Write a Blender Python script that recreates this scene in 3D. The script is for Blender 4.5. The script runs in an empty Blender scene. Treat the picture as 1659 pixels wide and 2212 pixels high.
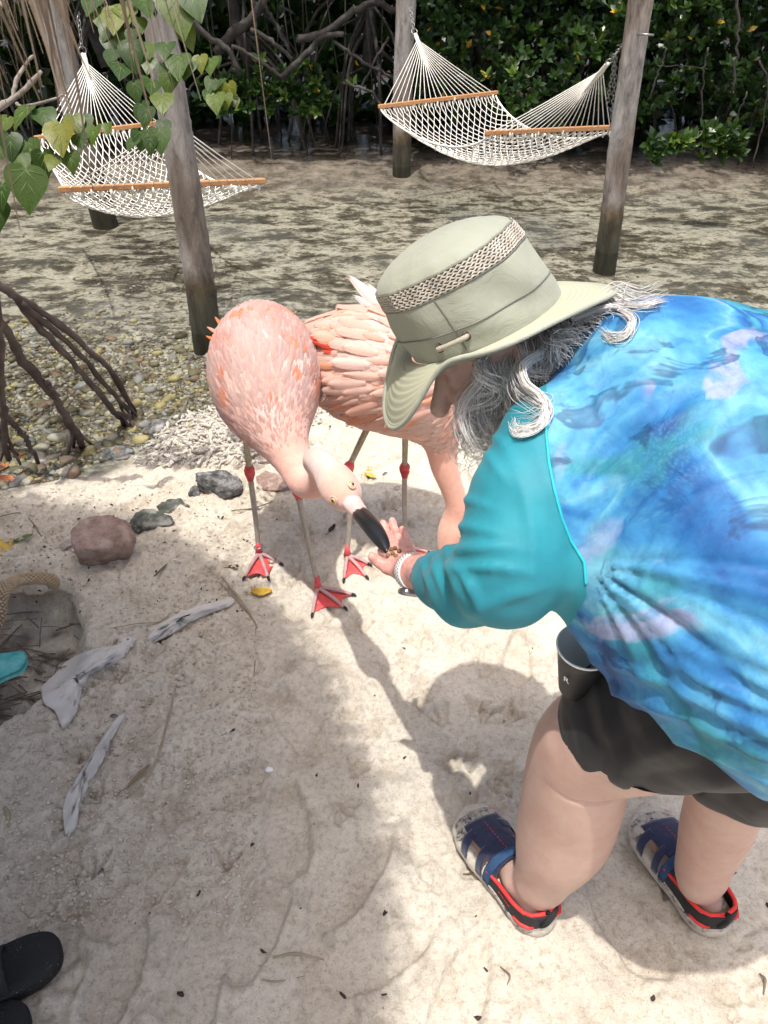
import bpy, math, random
import numpy as np
from mathutils import Vector, Matrix

random.seed(7); rng = np.random.default_rng(7)
SC = bpy.context.scene
COL = SC.collection

# ------------------------------------------------------------------ camera, world, sun, exposure
CAM_H = 1.55; PITCH = math.radians(37.0); FP = 1600.0; CX, CY = 829.5, 1106.0
cam_d = bpy.data.cameras.new('camera'); cam = bpy.data.objects.new('camera', cam_d); COL.objects.link(cam)
cam.location = (0, 0, CAM_H); cam.rotation_euler = (math.pi/2 - PITCH, 0, 0)
cam_d.sensor_fit = 'VERTICAL'; cam_d.angle = 2*math.atan(CY/FP); cam_d.clip_start = 0.05; cam_d.clip_end = 500
cam_d.dof.use_dof = True; cam_d.dof.focus_distance = 1.9; cam_d.dof.aperture_fstop = 2.8*7.5
SC.camera = cam

SUN_TRAVEL = Vector((0.105, 0.21, -1.15)).normalized()
to_sun = -SUN_TRAVEL
world = bpy.data.worlds.new('World'); SC.world = world; world.use_nodes = True
wn = world.node_tree.nodes; wl = world.node_tree.links
sky = wn.new('ShaderNodeTexSky'); sky.sky_type = 'NISHITA'; sky.sun_disc = False
sky.sun_elevation = math.asin(to_sun.z); sky.sun_rotation = math.atan2(to_sun.x, to_sun.y)
sky.dust_density = 7.0; sky.air_density = 1.0
wl.new(sky.outputs[0], wn['Background'].inputs[0]); wn['Background'].inputs[1].default_value = 0.15
sd = bpy.data.lights.new('sun', 'SUN'); sun = bpy.data.objects.new('sun', sd); COL.objects.link(sun)
sd.energy = 2.6; sd.angle = math.radians(0.7); sd.color = (1.0, 0.965, 0.91)
sun.rotation_euler = SUN_TRAVEL.to_track_quat('-Z', 'Y').to_euler(); sun.location = (-1, -1, 8)
vs = SC.view_settings; vs.view_transform = 'Standard'; vs.look = 'None'; vs.gamma = 1.0
vs.use_curve_mapping = False; vs.exposure = 0.72
SC.cycles.max_bounces = 8; SC.cycles.transparent_max_bounces = 16
SC.cycles.sample_clamp_indirect = 6.0

# ------------------------------------------------------------------ photogrammetry helpers: pixel + distance -> a real point
cp, sp = math.cos(PITCH), math.sin(PITCH)
def ray(x, y):
    a = (x-CX)/FP; b = (CY-y)/FP
    return np.array([a, cp + b*sp, -sp + b*cp])
CAMP = np.array([0, 0, CAM_H])
def P(x, y, d): return CAMP + ray(x, y)*d                 # d = depth along the optical axis
def PY(x, y, Y):
    r = ray(x, y); return CAMP + r*(Y/r[1])
def PZ(x, y, z=0.0):
    r = ray(x, y); return CAMP + r*((z-CAM_H)/r[2])
def camdir(v):                                             # a direction given as right / up / towards the viewer
    v = np.array(v, float); return v[0]*np.array([1, 0, 0]) + v[1]*np.array([0, sp, cp]) + v[2]*np.array([0, -cp, sp])

# ------------------------------------------------------------------ mesh helpers
def mesh(name, V, F, mats=(), smooth=True, col=None, mi=None):
    me = bpy.data.meshes.new(name)
    V = np.asarray(V, dtype=np.float32).reshape(-1, 3)
    if isinstance(F, np.ndarray):
        n, k = F.shape
        me.vertices.add(len(V)); me.vertices.foreach_set('co', V.ravel())
        me.loops.add(n*k); me.loops.foreach_set('vertex_index', F.astype(np.int32).ravel())
        me.polygons.add(n)
        me.polygons.foreach_set('loop_start', np.arange(0, n*k, k, dtype=np.int32))
        me.polygons.foreach_set('loop_total', np.full(n, k, dtype=np.int32))
        me.update(calc_edges=True); me.validate()
    else:
        me.from_pydata([tuple(map(float, v)) for v in V], [], [tuple(int(i) for i in f) for f in F]); me.update()
    if smooth: me.polygons.foreach_set('use_smooth', np.ones(len(me.polygons), dtype=bool))
    if mi is not None and len(mi) == len(me.polygons): me.polygons.foreach_set('material_index', np.asarray(mi, dtype=np.int32))
    if col is not None:
        ca = me.color_attributes.new('Col', 'FLOAT_COLOR', 'POINT')
        c = np.ones((len(V), 4), dtype=np.float32); c[:, :col.shape[1]] = col
        ca.data.foreach_set('color', c.ravel())
    for m in (mats if isinstance(mats, (list, tuple)) else [mats]): me.materials.append(m)
    return me
def ob(name, me, parent=None, loc=None, label=None, cat=None, group=None, kind=None):
    o = bpy.data.objects.new(name, me); COL.objects.link(o)
    if loc is not None: o.location = tuple(loc)
    if parent is not None:
        o.parent = parent
    if label: o['label'] = label
    if cat: o['category'] = cat
    if group: o['group'] = group
    if kind: o['kind'] = kind
    return o
def recenter(me, c):
    co = np.empty(len(me.vertices)*3, np.float32); me.vertices.foreach_get('co', co)
    co = co.reshape(-1, 3) - np.asarray(c, np.float32); me.vertices.foreach_set('co', co.ravel()); me.update(); return me
def root(name, loc, label, cat, group=None):
    return ob(name, None, None, loc, label, cat, group)
def part(name, me, r, **k):                                # a part modelled in world space under an unrotated root
    o = ob(name, recenter(me, r.location), r, **k); return o

class MB:                                                  # mesh builder: world-space polygons
    def __init__(s): s.V = []; s.F = []; s.C = []; s.n = 0; s.mi = []
    def add(s, V, F, c=None, mi=0):
        V = np.asarray(V, float); s.V.append(V)
        for f in F: s.F.append([int(i)+s.n for i in f]); s.mi.append(mi)
        s.C.append(np.tile(np.array(c if c is not None else (1, 1, 1), float), (len(V), 1)) if np.ndim(c) < 2 else np.asarray(c))
        s.n += len(V); return s
    def mesh(s, name, mats, smooth=True, usecol=False):
        F = s.F
        if len(set(map(len, F))) == 1: F = np.array(F)
        return mesh(name, np.concatenate(s.V), F, mats, smooth, np.concatenate(s.C) if usecol else None, s.mi)

def frames(pts):
    pts = np.asarray(pts, float); n = len(pts)
    T = np.gradient(pts, axis=0); T /= np.linalg.norm(T, axis=1)[:, None]+1e-12
    ref = np.array([0, 0, 1.]) if abs(T[0][2]) < .9 else np.array([1., 0, 0])
    N = np.zeros_like(pts); a = np.cross(T[0], ref); a /= np.linalg.norm(a); N[0] = a
    for i in range(1, n):
        a = N[i-1]-T[i]*np.dot(N[i-1], T[i]); N[i] = a/(np.linalg.norm(a)+1e-12)
    return T, N, np.cross(T, N)
def tube(pts, r, k=8, cap=True, flat=1.0):
    pts = np.asarray(pts, float); n = len(pts); r = np.broadcast_to(np.asarray(r, float), (n,))
    T, N, B = frames(pts); a = np.arange(k)*2*math.pi/k
    V = pts[:, None] + r[:, None, None]*(np.cos(a)[None, :, None]*N[:, None] + flat*np.sin(a)[None, :, None]*B[:, None])
    V = V.reshape(-1, 3); F = []
    for i in range(n-1):
        for j in range(k):
            F.append((i*k+j, i*k+(j+1) % k, (i+1)*k+(j+1) % k, (i+1)*k+j))
    if cap:
        F.append(tuple(range(k-1, -1, -1))); F.append(tuple((n-1)*k+j for j in range(k)))
    return V, F
def spline(pts, n):                                        # Catmull-Rom through rows of any width
    p = np.asarray(pts, float); m = len(p)
    if m < 3: return np.array([p[0]+(p[-1]-p[0])*t for t in np.linspace(0, 1, n)])
    q = np.vstack([2*p[0]-p[1], p, 2*p[-1]-p[-2]]); out = []
    for t in np.linspace(0, m-1-1e-9, n):
        i = int(t); u = t-i; a, b, c, d = q[i], q[i+1], q[i+2], q[i+3]
        out.append(.5*((2*b)+(-a+c)*u+(2*a-5*b+4*c-d)*u*u+(-a+3*b-3*c+d)*u**3))
    return np.array(out)
def grid(G, closed_u=False, closed_v=False):
    G = np.asarray(G); nu, nv = G.shape[:2]; F = []
    for i in range(nu if closed_u else nu-1):
        for j in range(nv if closed_v else nv-1):
            F.append((i*nv+j, ((i+1) % nu)*nv+j, ((i+1) % nu)*nv+(j+1) % nv, i*nv+(j+1) % nv))
    return G.reshape(-1, G.shape[2]), F
def thick(G, t):                                           # a grid given thickness t along its normals
    G = np.asarray(G, float); du = np.gradient(G, axis=0); dv = np.gradient(G, axis=1)
    N = np.cross(du, dv); N /= np.linalg.norm(N, axis=2)[..., None]+1e-9
    A = G; B = G+N*t; nu, nv = G.shape[:2]
    VA, FA = grid(A); VB, FB = grid(B); n = len(VA)
    F = [tuple(reversed(f)) for f in FA] + [tuple(i+n for i in f) for f in FB]
    def idx(i, j): return i*nv+j
    per = [(i, 0) for i in range(nu)]+[(nu-1, j) for j in range(1, nv)]+[(i, nv-1) for i in range(nu-2, -1, -1)]+[(0, j) for j in range(nv-2, 0, -1)]
    for a, b in zip(per, per[1:]+per[:1]):
        F.append((idx(*a), idx(*b), idx(*b)+n, idx(*a)+n))
    return np.vstack([VA, VB]), F
def ico(sub):
    import bmesh
    bm = bmesh.new(); bmesh.ops.create_icosphere(bm, subdivisions=sub, radius=1.0)
    V = np.array([v.co[:] for v in bm.verts]); F = [tuple(v.index for v in f.verts) for f in bm.faces]; bm.free(); return V, F
ICO = {k: ico(k) for k in (1, 2, 3, 4)}

# ------------------------------------------------------------------ noise
_perm = np.random.default_rng(3).random((64, 64, 64)).astype(np.float32)
def vnoise(p):
    p = np.asarray(p, np.float32); i = np.floor(p).astype(int); f = p-i; f = f*f*(3-2*f)
    i0 = i & 63; i1 = (i+1) & 63
    def g(a, b, c): return _perm[a, b, c]
    x0, y0, z0 = i0[..., 0], i0[..., 1], i0[..., 2]; x1, y1, z1 = i1[..., 0], i1[..., 1], i1[..., 2]
    fx, fy, fz = f[..., 0], f[..., 1], f[..., 2]
    c00 = g(x0, y0, z0)*(1-fx)+g(x1, y0, z0)*fx; c10 = g(x0, y1, z0)*(1-fx)+g(x1, y1, z0)*fx
    c01 = g(x0, y0, z1)*(1-fx)+g(x1, y0, z1)*fx; c11 = g(x0, y1, z1)*(1-fx)+g(x1, y1, z1)*fx
    return ((c00*(1-fy)+c10*fy)*(1-fz)+(c01*(1-fy)+c11*fy)*fz)*2-1
def fbm(p, o=4, g=.5):
    p = np.asarray(p, np.float32); s = 0; a = 1
    for k in range(o): s = s+a*vnoise(p*(2**k)+k*7.3); a *= g
    return s
def noise2(x, y, sc, o=4, z=0., g=.5):
    return fbm(np.stack([x*sc, y*sc, np.full_like(x, z)], -1), o, g)
def sstep(a, b, x):
    t = np.clip((x-a)/(b-a), 0, 1); return t*t*(3-2*t)

# ------------------------------------------------------------------ implicit surfaces (smooth union of round cones and ellipsoids) + surface nets
def sd_cone(p, a, b, ra, rb):
    a = np.array(a); b = np.array(b); ba = b-a; l2 = float(ba@ba)+1e-12
    h = np.clip(((p-a)@ba)/l2, 0, 1)
    return np.linalg.norm(p-a-h[..., None]*ba, axis=-1)-(ra+(rb-ra)*h)
def sd_ell(p, c, r, R=None):
    q = p-np.array(c)
    if R is not None: q = q@np.array(R).T                  # rows of R = local axes
    r = np.array(r); k0 = np.linalg.norm(q/r, axis=-1); k1 = np.linalg.norm(q/(r*r), axis=-1)+1e-9
    return k0*(k0-1)/k1
def smin(a, b, k):
    h = np.clip(.5+.5*(b-a)/k, 0, 1); return b+(a-b)*h-k*h*(1-h)
def surfnet(fn, lo, hi, h):
    lo = np.array(lo, float); hi = np.array(hi, float); n = np.ceil((hi-lo)/h).astype(int)+1
    ax = [lo[i]+np.arange(n[i])*h for i in range(3)]
    f = np.empty(n, np.float32)
    for i in range(0, n[0], 16):
        X, Y, Z = np.meshgrid(ax[0][i:i+16], ax[1], ax[2], indexing='ij')
        f[i:i+16] = fn(np.stack([X, Y, Z], -1))
    s = f < 0; cnt = np.zeros(n-1, np.int32); acc = np.zeros(tuple(n-1)+(3,), np.float32)
    cor = [(a, b, c) for a in (0, 1) for b in (0, 1) for c in (0, 1)]
    def sub(arr, c): return arr[c[0]:n[0]-1+c[0], c[1]:n[1]-1+c[1], c[2]:n[2]-1+c[2]]
    for c in cor:
        for d in range(3):
            if c[d]: continue
            e = list(c); e[d] = 1; e = tuple(e)
            fa, fb = sub(f, c), sub(f, e); m = (fa < 0) != (fb < 0)
            t = np.where(m, fa/np.where(m, fa-fb, 1), 0)
            cnt += m
            for k in range(3):
                acc[..., k] += np.where(m, c[k]+(t if k == d else 0), 0)
    act = cnt > 0; idx = -np.ones(cnt.shape, np.int64); idx[act] = np.arange(act.sum())
    ii = np.argwhere(act); V = lo+(ii+acc[act]/cnt[act][:, None])*h
    Q = []
    for d in range(3):
        e1, e2 = (d+1) % 3, (d+2) % 3
        sl0 = [slice(None)]*3; sl1 = [slice(None)]*3; sl0[d] = slice(0, n[d]-1); sl1[d] = slice(1, n[d])
        a = s[tuple(sl0)]; b = s[tuple(sl1)]; m = np.argwhere(a != b)
        ok = (m[:, e1] > 0) & (m[:, e2] > 0) & (m[:, e1] < n[e1]-1) & (m[:, e2] < n[e2]-1); m = m[ok]
        if not len(m): continue
        def gi(o1, o2):
            q = m.copy(); q[:, e1] += o1; q[:, e2] += o2; return idx[q[:, 0], q[:, 1], q[:, 2]]
        q = np.stack([gi(-1, -1), gi(0, -1), gi(0, 0), gi(-1, 0)], 1)
        fl = ~a[m[:, 0], m[:, 1], m[:, 2]]; q[fl] = q[fl][:, ::-1]
        Q.append(q)
    F = np.concatenate(Q); F = F[(F >= 0).all(1)]
    return V, F
def vnormals(V, F):
    a, b, c, d = (V[F[:, i]] for i in range(4)); fn = np.cross(c-a, d-b); N = np.zeros_like(V)
    for i in range(4): np.add.at(N, F[:, i], fn)
    return N/(np.linalg.norm(N, axis=1)[:, None]+1e-12)
def relax(V, F, it=2, w=.5):
    E = np.concatenate([F[:, [0, 1]], F[:, [1, 2]], F[:, [2, 3]], F[:, [3, 0]]])
    for _ in range(it):
        S = np.zeros_like(V); C = np.zeros(len(V))
        np.add.at(S, E[:, 0], V[E[:, 1]]); np.add.at(C, E[:, 0], 1); np.add.at(S, E[:, 1], V[E[:, 0]]); np.add.at(C, E[:, 1], 1)
        V = V*(1-w)+w*S/np.maximum(C, 1)[:, None]
    return V
def Rpx(x, y, d, rpx): return (P(x, y, d), rpx*d/FP)

# ------------------------------------------------------------------ materials
def nodes(name):
    m = bpy.data.materials.new(name); m.use_nodes = True; nt = m.node_tree
    return m, nt, nt.nodes, nt.links, nt.nodes['Principled BSDF']
def ramp(nt, fac, stops, mode='LINEAR'):
    r = nt.nodes.new('ShaderNodeValToRGB'); r.color_ramp.interpolation = mode; e = r.color_ramp.elements
    while len(e) < len(stops): e.new(.5)
    for i, (p, c) in enumerate(stops): e[i].position = p; e[i].color = (*c, 1) if len(c) == 3 else c
    nt.links.new(fac, r.inputs[0]); return r.outputs[0]
def ntex(nt, scale, detail=5, rough=.55, dist=0, vec=None, coord='Object', out=0):
    n = nt.nodes.new('ShaderNodeTexNoise'); n.inputs['Scale'].default_value = scale; n.inputs['Detail'].default_value = detail
    n.inputs['Roughness'].default_value = rough; n.inputs['Distortion'].default_value = dist
    if vec is None:
        t = nt.nodes.new('ShaderNodeTexCoord'); vec = t.outputs[coord]
    nt.links.new(vec, n.inputs['Vector']); return n.outputs[out]
def vor(nt, scale, vec=None, coord='Object', feature='F1', out='Distance'):
    n = nt.nodes.new('ShaderNodeTexVoronoi'); n.feature = feature; n.inputs['Scale'].default_value = scale
    if vec is None:
        t = nt.nodes.new('ShaderNodeTexCoord'); vec = t.outputs[coord]
    nt.links.new(vec, n.inputs['Vector']); return n.outputs[out]
def mapped(nt, scale=(1, 1, 1), rot=(0, 0, 0), coord='Object', loc=(0, 0, 0)):
    t = nt.nodes.new('ShaderNodeTexCoord'); m = nt.nodes.new('ShaderNodeMapping')
    m.inputs['Scale'].default_value = scale; m.inputs['Rotation'].default_value = rot; m.inputs['Location'].default_value = loc
    nt.links.new(t.outputs[coord], m.inputs[0]); return m.outputs[0]
def mixc(nt, fac, a, b, mode='MIX'):
    m = nt.nodes.new('ShaderNodeMix'); m.data_type = 'RGBA'; m.blend_type = mode
    for s, v in ((m.inputs[0], fac), (m.inputs[6], a), (m.inputs[7], b)):
        if hasattr(v, 'links'): nt.links.new(v, s)
        else: s.default_value = v if isinstance(v, (int, float)) else (*v, 1)
    return m.outputs[2]
def math_(nt, op, a, b=0.0):
    m = nt.nodes.new('ShaderNodeMath'); m.operation = op
    for s, v in ((m.inputs[0], a), (m.inputs[1], b)):
        if hasattr(v, 'links'): nt.links.new(v, s)
        else: s.default_value = v
    return m.outputs[0]
def bump(nt, b, h, strength=.3, dist=.01, normal=None):
    n = nt.nodes.new('ShaderNodeBump'); n.inputs['Strength'].default_value = strength; n.inputs['Distance'].default_value = dist
    nt.links.new(h, n.inputs['Height'])
    if normal is not None: nt.links.new(normal, n.inputs['Normal'])
    nt.links.new(n.outputs[0], b.inputs['Normal']); return n.outputs[0]
def simple(name, stops, scale=10, rough=.7, bs=.2, bscale=None, bd=.003, detail=6, coord='Object', spec=.4, ss=0, vecscale=None, sheen=0, trans=0):
    m, nt, N, L, b = nodes(name)
    vec = mapped(nt, vecscale, coord=coord) if vecscale else None
    n = ntex(nt, scale, detail, vec=vec, coord=coord)
    if len(stops) == 1: b.inputs['Base Color'].default_value = (*stops[0], 1)
    else:
        st = [(.3+.4*i/(len(stops)-1), c) for i, c in enumerate(stops)] if len(stops[0]) == 3 else stops
        L.new(ramp(nt, n, st), b.inputs['Base Color'])
    b.inputs['Roughness'].default_value = rough; b.inputs['Specular IOR Level'].default_value = spec
    if ss: b.inputs['Subsurface Weight'].default_value = ss; b.inputs['Subsurface Radius'].default_value = (.012, .005, .003); b.inputs['Subsurface Scale'].default_value = 1.0
    if sheen: b.inputs['Sheen Weight'].default_value = sheen
    if bs:
        bn = ntex(nt, bscale or scale*3, 6, vec=vec, coord=coord); bump(nt, b, bn, bs, bd)
    return m

# ================================================================== THE SETTING
SHX = [-60, -3, -1.39, -.97, -.75, -.26, .34, 1.5, 3, 60]; SHY = [1.6, 1.9, 2.19, 2.5, 2.8, 2.86, 2.86, 2.95, 3.25, 4.0]
WATER_Z = -0.035
_frng = np.random.default_rng(11)
TRACKS = []                                                # (x, y, angle, kind, size)
for _ in range(110):                                        # webbed bird tracks
    TRACKS.append((_frng.uniform(-.75, .75), _frng.uniform(.75, 2.3), _frng.uniform(0, 6.28), 'bird', _frng.uniform(.05, .075)))
for px, py in ((880, 1500), (960, 1560), (1010, 1500), (1030, 1620), (940, 1640), (1090, 1560), (860, 1420), (1000, 1100), (930, 1060)):
    g = PZ(px, py); TRACKS.append((g[0], g[1], _frng.uniform(0, 6.28), 'bird', .065))
for px, py, a, sz in ((560, 1980, 1.2, .13), (300, 1930, .8, .12), (760, 1900, .9, .13), (480, 1700, .5, .12), (640, 1560, 2.2, .12), (420, 2120, 1.5, .13),
                      (700, 2130, 1.9, .12), (820, 2060, .4, .12), (250, 2090, 1.4, .12), (1000, 2140, 1.1, .12), (620, 1780, 1.7, .13), (90, 1900, 1.0, .12), (500, 1480, .9, .11),
                      (1350, 1990, 2.0, .13), (1290, 1330, .6, .12), (1120, 1420, 1.4, .1)):
    g = PZ(px, py); TRACKS.append((g[0], g[1], a, 'shoe', sz))
def ground_h(x, y):
    x = np.asarray(x, float); y = np.asarray(y, float)
    s = y-np.interp(x, SHX, SHY)+.08*noise2(x, y, 1.7, 3)
    h = -.035-np.clip(s, -9, 0)*.02 + .0*x
    h = np.where(s < 0, np.minimum(-.035-s*.10, 0), -.035-.12*np.clip(s, 0, 1.1)-.01*np.clip(s-1.1, 0, 4))
    h = h+sstep(6.7, 8.2, y)*.17
    near = 1-sstep(3.2, 4.5, y)
    h = h+.012*noise2(x, y, 3.2, 3, 2.)*(1-sstep(6, 9, y)*.3)
    e = np.hypot((x+1.13)/.31, (y-1.42)/.30)+.10*noise2(x, y, 9, 3, 5.)
    h = h-.115*(1-sstep(.74, 1.02, e))
    h = h+.03*np.exp(-((x+.72)**2+(y-1.85)**2)/.05)+.025*np.exp(-((x+.95)**2+(y-1.05)**2)/.04)
    return h
def fine_h(x, y):
    s = y-np.interp(x, SHX, SHY); dry = 1-sstep(-.3, .05, s)
    f = .0105*noise2(x, y, 13, 4, 1.)*dry
    m = sstep(-.15, .45, noise2(x, y, 4, 3, 9.)); m = np.maximum(m, .25)
    f = f-.0150*np.abs(noise2(x, y, 34, 3, 3.))*m*dry*(.45+.55*dry) + .0055*noise2(x, y, 90, 2, 4.)*m - .004*np.clip(noise2(x, y, 70, 2, 8.)-.35, 0, 1)*dry
    left = 1-sstep(-.5, -.1, x)
    f = f+.016*np.abs(noise2(x, y, 20, 4, 6.))*left*dry
    for tx, ty, a, kind, sz in TRACKS:
        q = (np.abs(x-tx) < sz*1.7) & (np.abs(y-ty) < sz*1.7)
        if not q.any(): continue
        X = x[q]-tx; Y = y[q]-ty; c, s_ = math.cos(a), math.sin(a); u = X*c+Y*s_; v = -X*s_+Y*c
        if kind == 'bird':
            d = np.zeros_like(u); r = np.hypot(u, v); th = np.arctan2(v, u)
            for k in (-.6, 0, .6):
                dist = np.abs(np.sin(th-k))*r; on = (np.cos(th-k) > 0) & (r < sz)
                d = np.maximum(d, np.where(on, np.exp(-(dist/.0045)**2), 0))
            web = (np.abs(th) < .6) & (r < sz*.85)
            f[q] += -.013*d-.006*web+.005*np.exp(-((r-sz)/.008)**2)*(np.abs(th) < .8)
        else:
            e = np.hypot(u/sz, v/(sz*.42)*(1+.25*u/sz))+.07*noise2(x[q], y[q], 22, 3, 3.)
            dep = 1-sstep(.86, .97, e); rim = np.exp(-((e-1.06)/.07)**2)
            tread = .5+.5*np.cos(u*420+3*np.sin(v*40))
            f[q] = f[q]*(1-.7*dep)-.016*dep-.0030*dep*tread*(sz > .115)+.0045*rim*(.0+1.6*np.abs(noise2(x[q], y[q], 40, 2, 2.)))
    return f
def height(x, y):                                          # height of the finished sand surface
    i = min(max(int(np.searchsorted(gx, x))-1, 0), len(gx)-2); j = min(max(int(np.searchsorted(gy, y))-1, 0), len(gy)-2)
    u = (x-gx[i])/(gx[i+1]-gx[i]); v = (y-gy[j])/(gy[j+1]-gy[j])
    return float((Z[i, j]*(1-u)+Z[i+1, j]*u)*(1-v)+(Z[i, j+1]*(1-u)+Z[i+1, j+1]*u)*v)
def setdown(px, py):                                       # where the line of sight through a pixel meets the ground
    z = 0.
    for _ in range(6):
        g = PZ(px, py, z); z = height(g[0], g[1])
    return PZ(px, py, z)

def axis_pts(segs):
    out = []
    for a, b, h in segs: out += list(np.arange(a, b-1e-9, h))
    return np.array(out+[segs[-1][1]])
gx = axis_pts([(-150, -20, 26), (-20, -6, 2), (-6, -1.7, .06), (-1.7, 1.35, .0055), (1.35, 6, .06), (6, 20, 2), (20, 150, 26)])
gy = axis_pts([(-150, -10, 28), (-10, 0, .8), (0, .3, .05), (.3, 2.95, .0055), (2.95, 4.2, .02), (4.2, 9, .06), (9, 20, 1), (20, 160, 28)])
X, Y = np.meshgrid(gx, gy, indexing='ij'); Z = ground_h(X, Y)
nearm = (X > -2) & (X < 1.6) & (Y < 3.6) & (Y > .2)
Zf = np.zeros_like(Z); Zf[nearm] = fine_h(X[nearm], Y[nearm]); Z = Z+Zf
nx, ny = len(gx), len(gy); I = np.arange(nx*ny).reshape(nx, ny)
F = np.stack([I[:-1, :-1], I[1:, :-1], I[1:, 1:], I[:-1, 1:]], -1).reshape(-1, 4)
S_ = Y-np.interp(X, SHX, SHY)+.08*noise2(X, Y, 1.7, 3)
wet = sstep(-.12, .12, S_+.05*noise2(X, Y, 8, 3)); pit_shade = (1-sstep(.5, .95, np.hypot((X+1.13)/.31, (Y-1.42)/.30)+.1*noise2(X, Y, 9, 3, 5.)))*(.55+.5*noise2(X, Y, 22, 3, 1.)); far = sstep(6.6, 8.0, Y)*.5+sstep(7.6, 8.6, Y+.3*noise2(X, Y, 1.5, 2))*.5; pit_shade = np.clip(pit_shade, 0, 1)
colr = np.stack([wet, pit_shade, far], -1).reshape(-1, 3)

m, nt, N, L, b = nodes('sand')
ca = N.new('ShaderNodeVertexColor'); ca.layer_name = 'Col'; sep = N.new('ShaderNodeSeparateColor'); L.new(ca.outputs[0], sep.inputs[0])
sandc = ramp(nt, ntex(nt, 2.2, 8, .6), [(.3, (.59, .535, .45)), (.5, (.67, .62, .535)), (.7, (.72, .675, .595))])
spk = ramp(nt, ntex(nt, 260, 3, .7), [(.30, (.5, .45, .40)), (.42, (.96, .95, .94)), (.62, (1, 1, 1)), (.75, (1.12, 1.10, 1.08))])
sandc = mixc(nt, .8, sandc, spk, 'MULTIPLY')
soil = ramp(nt, ntex(nt, 9, 7, .7), [(.44, (1.03, 1.02, 1.0)), (.54, (.95, .93, .90)), (.66, (.74, .68, .62)), (.8, (.5, .44, .38))])
sandc = mixc(nt, .8, sandc, soil, 'MULTIPLY')
fine = ramp(nt, ntex(nt, 75, 6, .75), [(.36, (.72, .69, .65)), (.48, (.98, .98, .98)), (.6, (1.06, 1.06, 1.05))]); sandc = mixc(nt, .9, sandc, fine, 'MULTIPLY')
sandc = mixc(nt, sep.outputs[1], sandc, (.20, .17, .145))  # shade of the hollow painted in as a darker sand colour
vec = mapped(nt, (1, 1.5, 1)); wv = ntex(nt, 2.3, 3, vec=vec, out=1)
va = N.new('ShaderNodeVectorMath'); va.operation = 'MULTIPLY_ADD'; L.new(wv, va.inputs[0]); va.inputs[1].default_value = (.12, .12, .12); L.new(vec, va.inputs[2])
bedn = ntex(nt, 4.6, 14, .74, .1, vec=va.outputs[0])
bed = ramp(nt, bedn, [(.38, (.045, .041, .030)), (.45, (.085, .076, .058)), (.485, (.165, .150, .115)), (.52, (.34, .325, .26)), (.70, (.49, .475, .405))])
bed2 = ramp(nt, ntex(nt, 24, 6, .7, vec=va.outputs[0]), [(.38, (.30, .26, .20)), (.47, (.9, .88, .85)), (.7, (1.12, 1.1, 1.08))])
bed = mixc(nt, .85, bed, bed2, 'MULTIPLY')
bed = mixc(nt, ramp(nt, ntex(nt, .9, 3), [(.48, (0, 0, 0)), (.66, (.35, .35, .35))]), bed, (.20, .21, .20))
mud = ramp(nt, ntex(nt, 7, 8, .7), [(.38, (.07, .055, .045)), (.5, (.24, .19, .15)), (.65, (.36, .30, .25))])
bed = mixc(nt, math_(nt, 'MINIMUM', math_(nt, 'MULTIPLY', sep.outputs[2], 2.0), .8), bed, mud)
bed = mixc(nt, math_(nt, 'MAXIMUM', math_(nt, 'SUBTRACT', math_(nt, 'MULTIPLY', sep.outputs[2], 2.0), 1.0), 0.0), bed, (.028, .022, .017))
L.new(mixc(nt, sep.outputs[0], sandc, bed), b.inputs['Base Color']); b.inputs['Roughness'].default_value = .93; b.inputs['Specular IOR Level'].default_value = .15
g1 = math_(nt, 'MULTIPLY', ntex(nt, 120, 5, .75), .6); g2 = math_(nt, 'ADD', g1, math_(nt, 'MULTIPLY', ntex(nt, 420, 3, .7), .45))
bump(nt, b, g2, 1.0, .007)
MSAND = m
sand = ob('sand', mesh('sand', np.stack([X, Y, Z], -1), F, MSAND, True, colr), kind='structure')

m, nt, N, L, b = nodes('water')
N.remove(b); tr = N.new('ShaderNodeBsdfTransparent'); tr.inputs[0].default_value = (.92, .94, .945, 1); gl = N.new('ShaderNodeBsdfGlossy'); gl.inputs['Roughness'].default_value = .03
fr = N.new('ShaderNodeFresnel'); fr.inputs[0].default_value = 1.33; mx = N.new('ShaderNodeMixShader')
bp = N.new('ShaderNodeBump'); bp.inputs['Strength'].default_value = .35; bp.inputs['Distance'].default_value = .016
L.new(ntex(nt, 9, 4, .55, .4, vec=mapped(nt, (1, 1.8, 1))), bp.inputs['Height']); L.new(bp.outputs[0], gl.inputs['Normal']); L.new(bp.outputs[0], fr.inputs['Normal'])
L.new(fr.outputs[0], mx.inputs[0]); L.new(tr.outputs[0], mx.inputs[1]); L.new(gl.outputs[0], mx.inputs[2]); L.new(mx.outputs[0], N['Material Output'].inputs[0])
wx = np.linspace(-30, 30, 3)
ob('water', mesh('water', [(-60, 1.5, WATER_Z), (60, 1.5, WATER_Z), (60, 30, WATER_Z), (-60, 30, WATER_Z)], [(0, 1, 2, 3)], m), kind='structure')

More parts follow.
